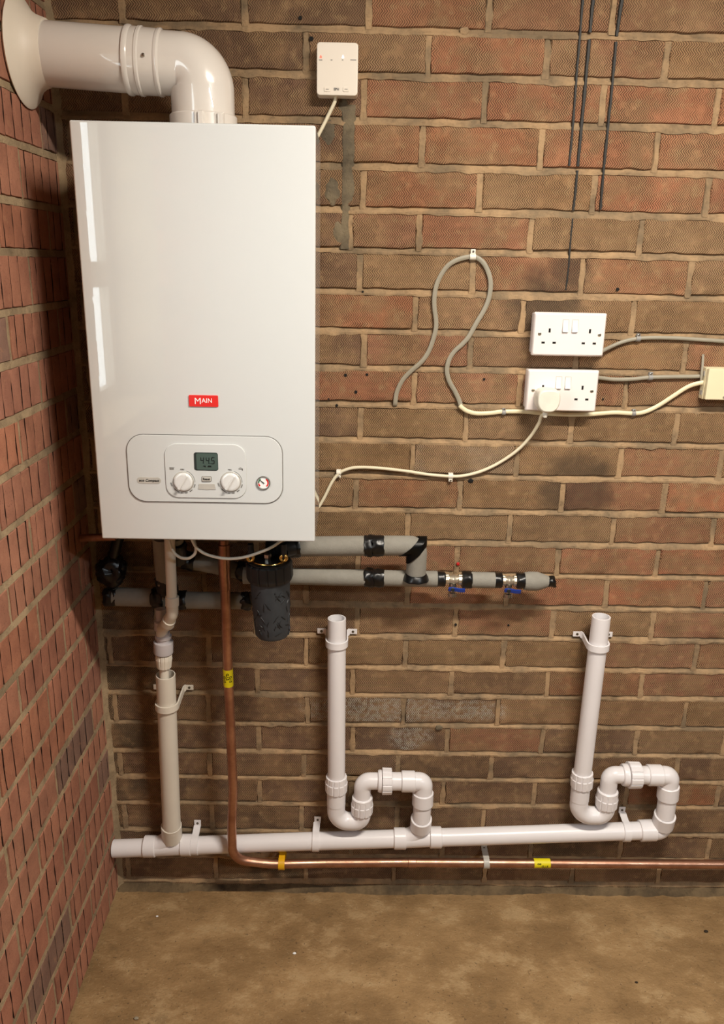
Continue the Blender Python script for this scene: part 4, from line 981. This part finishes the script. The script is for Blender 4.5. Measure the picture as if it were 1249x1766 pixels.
# diagonal tape over the mitre
n_ = (V(1, 0, 1)).normalized()
bm = B(); L = []
for k in range(40):
    a = 2*PI*k/40; ca, sa = math.cos(a), math.sin(a)
    ring = []
    kk = .88 if ca > 0 else 1.0; p = c + V(ca*kk*(RU+.0016), sa*(RU+.0016), ca*kk*(RU+.0016))
    for sh in (V(-.0168, 0, 0), V(0, 0, 0), V(0, 0, -.0168)): ring.append(bm.verts.new(p+sh))
    L.append(ring)
L.append(L[0]); grid_faces(bm, L, False); bmesh.ops.solidify(bm, geom=bm.faces[:], thickness=.001); crumple(bm, .0008, 90); ip.part('tape_band', bm, 'tape')
q = at(720, 988, ylw); 
bm = B(); lathe(bm, V(c.x, (yu+ylw)/2-.005, q.z-.010), V(0, 0, 1), [(0, RU+.007), (.004, RU+.0065), (.010, RU+.0035), (.013, RU+.001)], 40); crumple(bm, .0014, 80); ip.part('tape_band', bm, 'tape')
lp = Thing('insulated_pipe', 'lower grey foam-insulated pipe carrying two blue-levered valves', 'insulated pipe', at(560, 996, ylw))
l = lambda px: at(px, 993.5+(px-480)*.018 if px < 700 else 997.4+(px-700)*.022, ylw)
bm = B(); sweep(bm, [l(420), l(636)], RL, 36); lp.part('foam_sleeve', bm, 'foam')
bm = B(); sweep(bm, [l(655), l(754)], RL-.0005, 36); lp.part('foam_sleeve', bm, 'foam')
tape(lp, l(628), l(644), RL+.0014, .0024); tape(lp, l(643), l(662), RL+.0008, .0016)
tape(lp, l(752), l(768), RL-.0035, .0008); tape(lp, l(797), l(813.5), RL-.0005, .001)
bm = B(); sweep(bm, [l(812), l(853)], RL-.0010, 36); lp.part('foam_sleeve', bm, 'foam')
tape(lp, l(850), l(866), RL-.0030, .0008); tape(lp, l(891), l(906), RL-.0025, .0012)
bm = B(); p0 = l(904); d = (l(950)-p0); L_ = d.length; lathe(bm, p0, d, [(0, RL+.0005), (L_*.2, RL+.0025), (L_*.5, RL+.0022), (L_*.8, RL-.0035), (L_, RL-.009)], 36); crumple(bm, .0006, 50); lp.part('foam_end', bm, 'foam')
tape(lp, l(944), l(958), RL-.0070, .0018)
bm = B(); sweep(bm, [l(760), l(900)], .0075, 20); lp.part('copper_core', bm, 'copper')
def valve(x0, x1, label):
    a, b = l(x0), l(x1); m = (a+b)/2; t = Thing('isolation_valve', label, 'valve', m, 'blue-levered isolation valves'); d = (b-a).normalized(); L = (b-a).length
    bm = B(); lathe(bm, a, d, [(0, .0105), (.001, .0115), (L*.22, .0115), (L*.24, .0085), (L*.40, .0095), (L*.5, .0112), (L*.60, .0095), (L*.76, .0085), (L*.78, .0115), (L-.001, .0115), (L, .0105)], 6 if False else 24, ribs=0); t.part('body', bm, 'nickel')
    for s in (0, L*.80): 
        bm = B(); lathe(bm, a+d*s, d, [(0, .0122), (L*.18, .0122)], 6); t.part('hex_nut', bm, 'nickel')
    bm = B(); c = m+V(-.002, -.004, -.008); lathe(bm, c, V(0, -.18, -1), [(0, .0078), (.012, .0078), (.013, .0065), (.018, .0065)], 20); st = t.part('stem', bm, 'steel')
    bm = B(); lathe(bm, c+V(0, -.004, -.019), V(0, -.12, -1), [(0, .0085), (.0005, .0095), (.008, .0095), (.0085, .0080)], 20); t.part('end_cap', bm, 'steel')
    bm = B(); q = c+V(0, -.010, -.010)
    ribbon(bm, [q+V(-.010, 0, .001), q+V(.004, -.001, .001), q+V(.014, -.001, -.001), q+V(.026, 0, -.0015)], V(0, -.35, 1), .0098, .0040); bmesh.ops.bevel(bm, geom=bm.edges[:], offset=.0010, segments=2, affect='EDGES'); lv = t.part('lever', bm, 'blue', label='blue lever handle')
    bm = B(); lathe(bm, q+V(-.001, -.002, .001), V(0, -1, .2), [(0, .0042), (.0022, .0042), (.003, .003)], 14); t.part('lever_screw', bm, 'black', lv)
    return t
valve(768, 797, 'left one of two brass valves with blue levers on the insulated pipe')
valve(866, 891, 'right one of two brass valves with blue levers, at the pipe end')

# darker insulated runs under the boiler
def dark_run(pts, r, label, tapes, fr=0.0):
    t = Thing('insulated_pipe', label, 'insulated pipe', pts[0]); bm = B(); sweep(bm, fillet(pts, fr) if fr else pts, r, 30); t.part('foam_sleeve', bm, 'foam')
    for a, b, rr in tapes: tape(t, a, b, rr, .0022)
    return t
ya = -.049
dark_run([at(196, 1029, ya), at(285, 1031, ya)], .0205, 'short grey insulated pipe with taped left end behind the condensate pipe', [(at(181, 1029, ya), at(203, 1029, ya), .0196), (at(262, 1030, ya), at(284, 1032, ya), .0215)])
dark_run([at(318, 1035, ya), at(420, 1036, ya)], .0190, 'grey insulated pipe taped at both ends behind the copper pipe', [(at(308, 1035, ya), at(323, 1035, ya), .0198), (at(416, 1036, ya), at(433, 1036, ya), .0188)])
dark_run([at(318, 966, -.050), at(345, 970, -.049), at(430, 988, -.046)], .0185, 'shaded grey insulated pipe sloping right to the black filter', [(at(316, 965, -.050), at(336, 969, -.050), .0200), (at(408, 983, -.047), at(432, 988, -.046), .0195)])
dark_run([at(281, 925, -.105), at(288, 1005, -.075)], .0220, 'shaded upright insulated pipe right behind the thin condensate pipe', [(at(286, 995, -.078), at(289, 1022, -.07), .0215)])
dark_run([at(303, 925, -.12), at(307, 960, -.10)], .016, 'taped brass-ended tail below boiler beside the white tube', [(at(304, 935, -.12), at(308, 966, -.098), .018)])
bm = B(); bmesh.ops.create_icosphere(bm, subdivisions=4, radius=1); cc = at(194, 984, -.045)
for v in bm.verts: v.co = cc + V(v.co.x*.034, v.co.y*.030, v.co.z*.034)*(1+.28*noise.noise(v.co*1.7)+.1*noise.noise(v.co*6))
single('taped_pipe_end', bm, 'tape', 'black tape-wrapped lump in the shadow low left of boiler', 'taped pipe end', cc)
bm = B(); sweep(bm, [at(196, 960, -.045), at(205, 925, -.045)], .012, 20); crumple(bm, .001)
single('pipe_tail', bm, 'tape', 'dark pipe between boiler and the taped black lump', 'pipe', at(205, 925, -.045))
for px, lab in ((512, 'x'),):
    pass
# other stubs under the boiler
def stub(px, Y, r, z0, mat, label):
    p = at(px, 936, Y); p.z = BZ0; bm = B(); lathe(bm, p, V(0, 0, -1), [(0, r), (.008, r), (.009, r*.8), (z0, r*.8)], 24)
    return single('boiler_connection', bm, mat, label, 'pipe fitting', p)
stub(350, -.16, .014, .03, 'brass', 'brass boiler tail left of the copper gas pipe')
stub(408, -.15, .014, .035, 'black', 'black boiler tail right of the copper gas pipe')

# ================================================================== MAGNETIC FILTER
yF = -.165
fc = at(464.6, 985, yF); fb = at(469.5, 1104, yF)
mf = Thing('magnetic_filter', 'black cylindrical magnetic filter hanging below boiler with brass fittings', 'filter', (fc.x, yF, fb.z))
zt = at(464.6, 968, yF).z; zcb = at(464, 1001, yF-.045).z; zb = fb.z+.012
ax = V(.03, 0, -1).normalized()
top = V(fc.x, yF, zt)
bm = B(); lathe(bm, top, ax, [(0, .044), (.003, .0468), (.030, .0472), (.034, .0455), (.038, .0440)], 112, ribs=16, depth=-.0018); mf.part('collar', bm, 'black')
bm = B(); H = zt-zb; lathe(bm, top, ax, [(.030, .0400), (.045, .0400), (H-.022, .0366), (H-.006, .0352), (H, .0315), (H+.001, .02)], 56); body = mf.part('canister', bm, 'filter', label='black canister streaked with wet marks')
bm = B(); rnd = random.Random(5)
for i in range(46):
    a = rnd.uniform(-PI, 0); h = rnd.uniform(.048, H-.02); L0 = rnd.uniform(.004, .018); sl = rnd.uniform(-.35, .35)
    P = []
    for k in range(4):
        hh = h+L0*k/3; r_ = .0403-(.0035)*(hh-.045)/(H-.067); aa = a+sl*k/3+rnd.uniform(-.03, .03)
        P.append(top+ax*hh+V(math.cos(aa)*r_, math.sin(aa)*r_, 0))
    sweep(bm, P, [.0004, .0010, .0012, .0005], 6)
mf.part('drip_marks', bm, 'black', body)
bm = B(); lathe(bm, top+V(0, 0, .0005), V(0, 0, 1), [(0, .043), (.002, .043), (.003, .040)], 48); mf.part('lid', bm, 'black')
bm = B(); pts = [top+V(math.cos(a)*.034, math.sin(a)*.034, .0045) for a in [2*PI*k/40 for k in range(41)]]; sweep(bm, pts, .0018, 8); mf.part('brass_ring', bm, 'brass')
bm = B(); lathe(bm, top+V(-.002, -.010, .003), V(0, 0, 1), [(0, .0065), (.008, .0065), (.009, .008), (.016, .008), (.018, .005)], 6); mf.part('bleed_screw', bm, 'steel')
for px in (432.4, 489):
    k = at(px, 962.5, yF-.020); bm = B()
    P = [k+V(math.cos(a)*.0058, 0, math.sin(a)*.0058) for a in [math.radians(110+320*i/22) for i in range(23)]]
    sweep(bm, P, .0036, 12); mf.part('brass_fitting', bm, 'brass')
    bm = B(); sweep(bm, [k+V(0, .004, 0), k+V(0, .004, .028)], .0062, 16); sweep(bm, [k+V(0, 0, 0), k+V(0, .020, 0)], .004, 12); mf.part('bracket_arm', bm, 'black')
bm = B(); sweep(bm, [at(505, 944, -.13), at(492, 948, -.14), at(486, 952, -.15)], .016, 24); crumple(bm, .001); mf.part('inlet', bm, 'black')
bm = B(); sweep(bm, [top+V(0, .02, 0), top+V(0, .055, .03), V(top.x+.01, yF+.09, BZ0-.002)], .012, 20); mf.part('outlet', bm, 'black')

# ================================================================== WHITE TUBES UNDER BOILER
def tube(pts, r, label):
    bm = B(); sweep(bm, catmull(pts, 7), r, 12); return single('filling_tube', bm, 'white_clip', label, 'tube', pts[0])
tube([at(291, 930, -.19), at(295, 943, -.19), at(302, 955, -.19), at(313, 962, -.19), at(326, 962.5, -.19), at(336, 955, -.19), at(338, 944, -.19), at(334, 930, -.18)], .0030, 'small curled white tube under the boiler')
tube([at(331, 930, -.20), at(338, 943, -.20), at(352, 954, -.20), at(374, 961, -.20), at(398, 963.5, -.20), at(425, 960, -.20), at(452, 951, -.20), at(470, 943, -.20), at(486, 932, -.19)], .0030, 'long sagging white tube under the boiler crossing the copper pipe')

# ================================================================== CRUMBS ON THE FLOOR
def crumb(px, py, r, mat, label):
    d = RX*((px-624.5)/FPX)+RY*((py-883)/FPX)+RZ; p = CAM+d*((FZ+.002-CAM.z)/d.z)
    single('floor_crumb', blob(p, r, '', '', sq=(1, .7, .5)), mat, label, 'debris', p)
crumb(508, 1644, .004, 'white', 'pale crumb in the middle of the bare floor'); crumb(1218, 1606, .005, 'debris_dark', 'dark crumb on the floor near the right edge')
crumb(271, 1580, .003, 'white', 'pale crumb on the floor near the wall foot, left'); crumb(1098, 1694, .0035, 'debris_dark', 'small dark crumb on the floor, lower right')
crumb(235, 1756, .005, 'debris', 'grey crumb on the floor beside the left wall')

# ================================================================== CEILING LAMP AND ADDED FILL LAMP
cl = Thing('ceiling_lamp', 'slim batten lamp fixed to the ceiling before the boiler wall', 'ceiling lamp', (LAMP_POS[0], LAMP_POS[1], RH))
bm = B(); box(bm, (LAMP_POS[0]-.32, LAMP_POS[1]-.05, LAMP_POS[2]+.03), (LAMP_POS[0]+.32, LAMP_POS[1]+.05, RH), .004); cl.part('housing', bm, 'socket')
la = area('batten_light', (LAMP_POS[0], LAMP_POS[1], LAMP_POS[2]+.02), (0, 0, 0), .60, .07, LAMP_W, LAMP_COL)

bl = Thing('ceiling_lamp', 'added unseen fill batten on the ceiling further back by the right wall', 'ceiling lamp', (2.35, -2.6, RH))  # added for soft cool fill; no such lamp is known in the room
bm = B(); box(bm, (1.9, -2.65, 2.33), (2.8, -2.55, RH), .004); bl.part('housing', bm, 'socket')
lb_ = area('batten_light', (2.35, -2.6, 2.322), (0, 0, 0), .85, .08, FILL_LAMP_W, FILL_LAMP_COL)
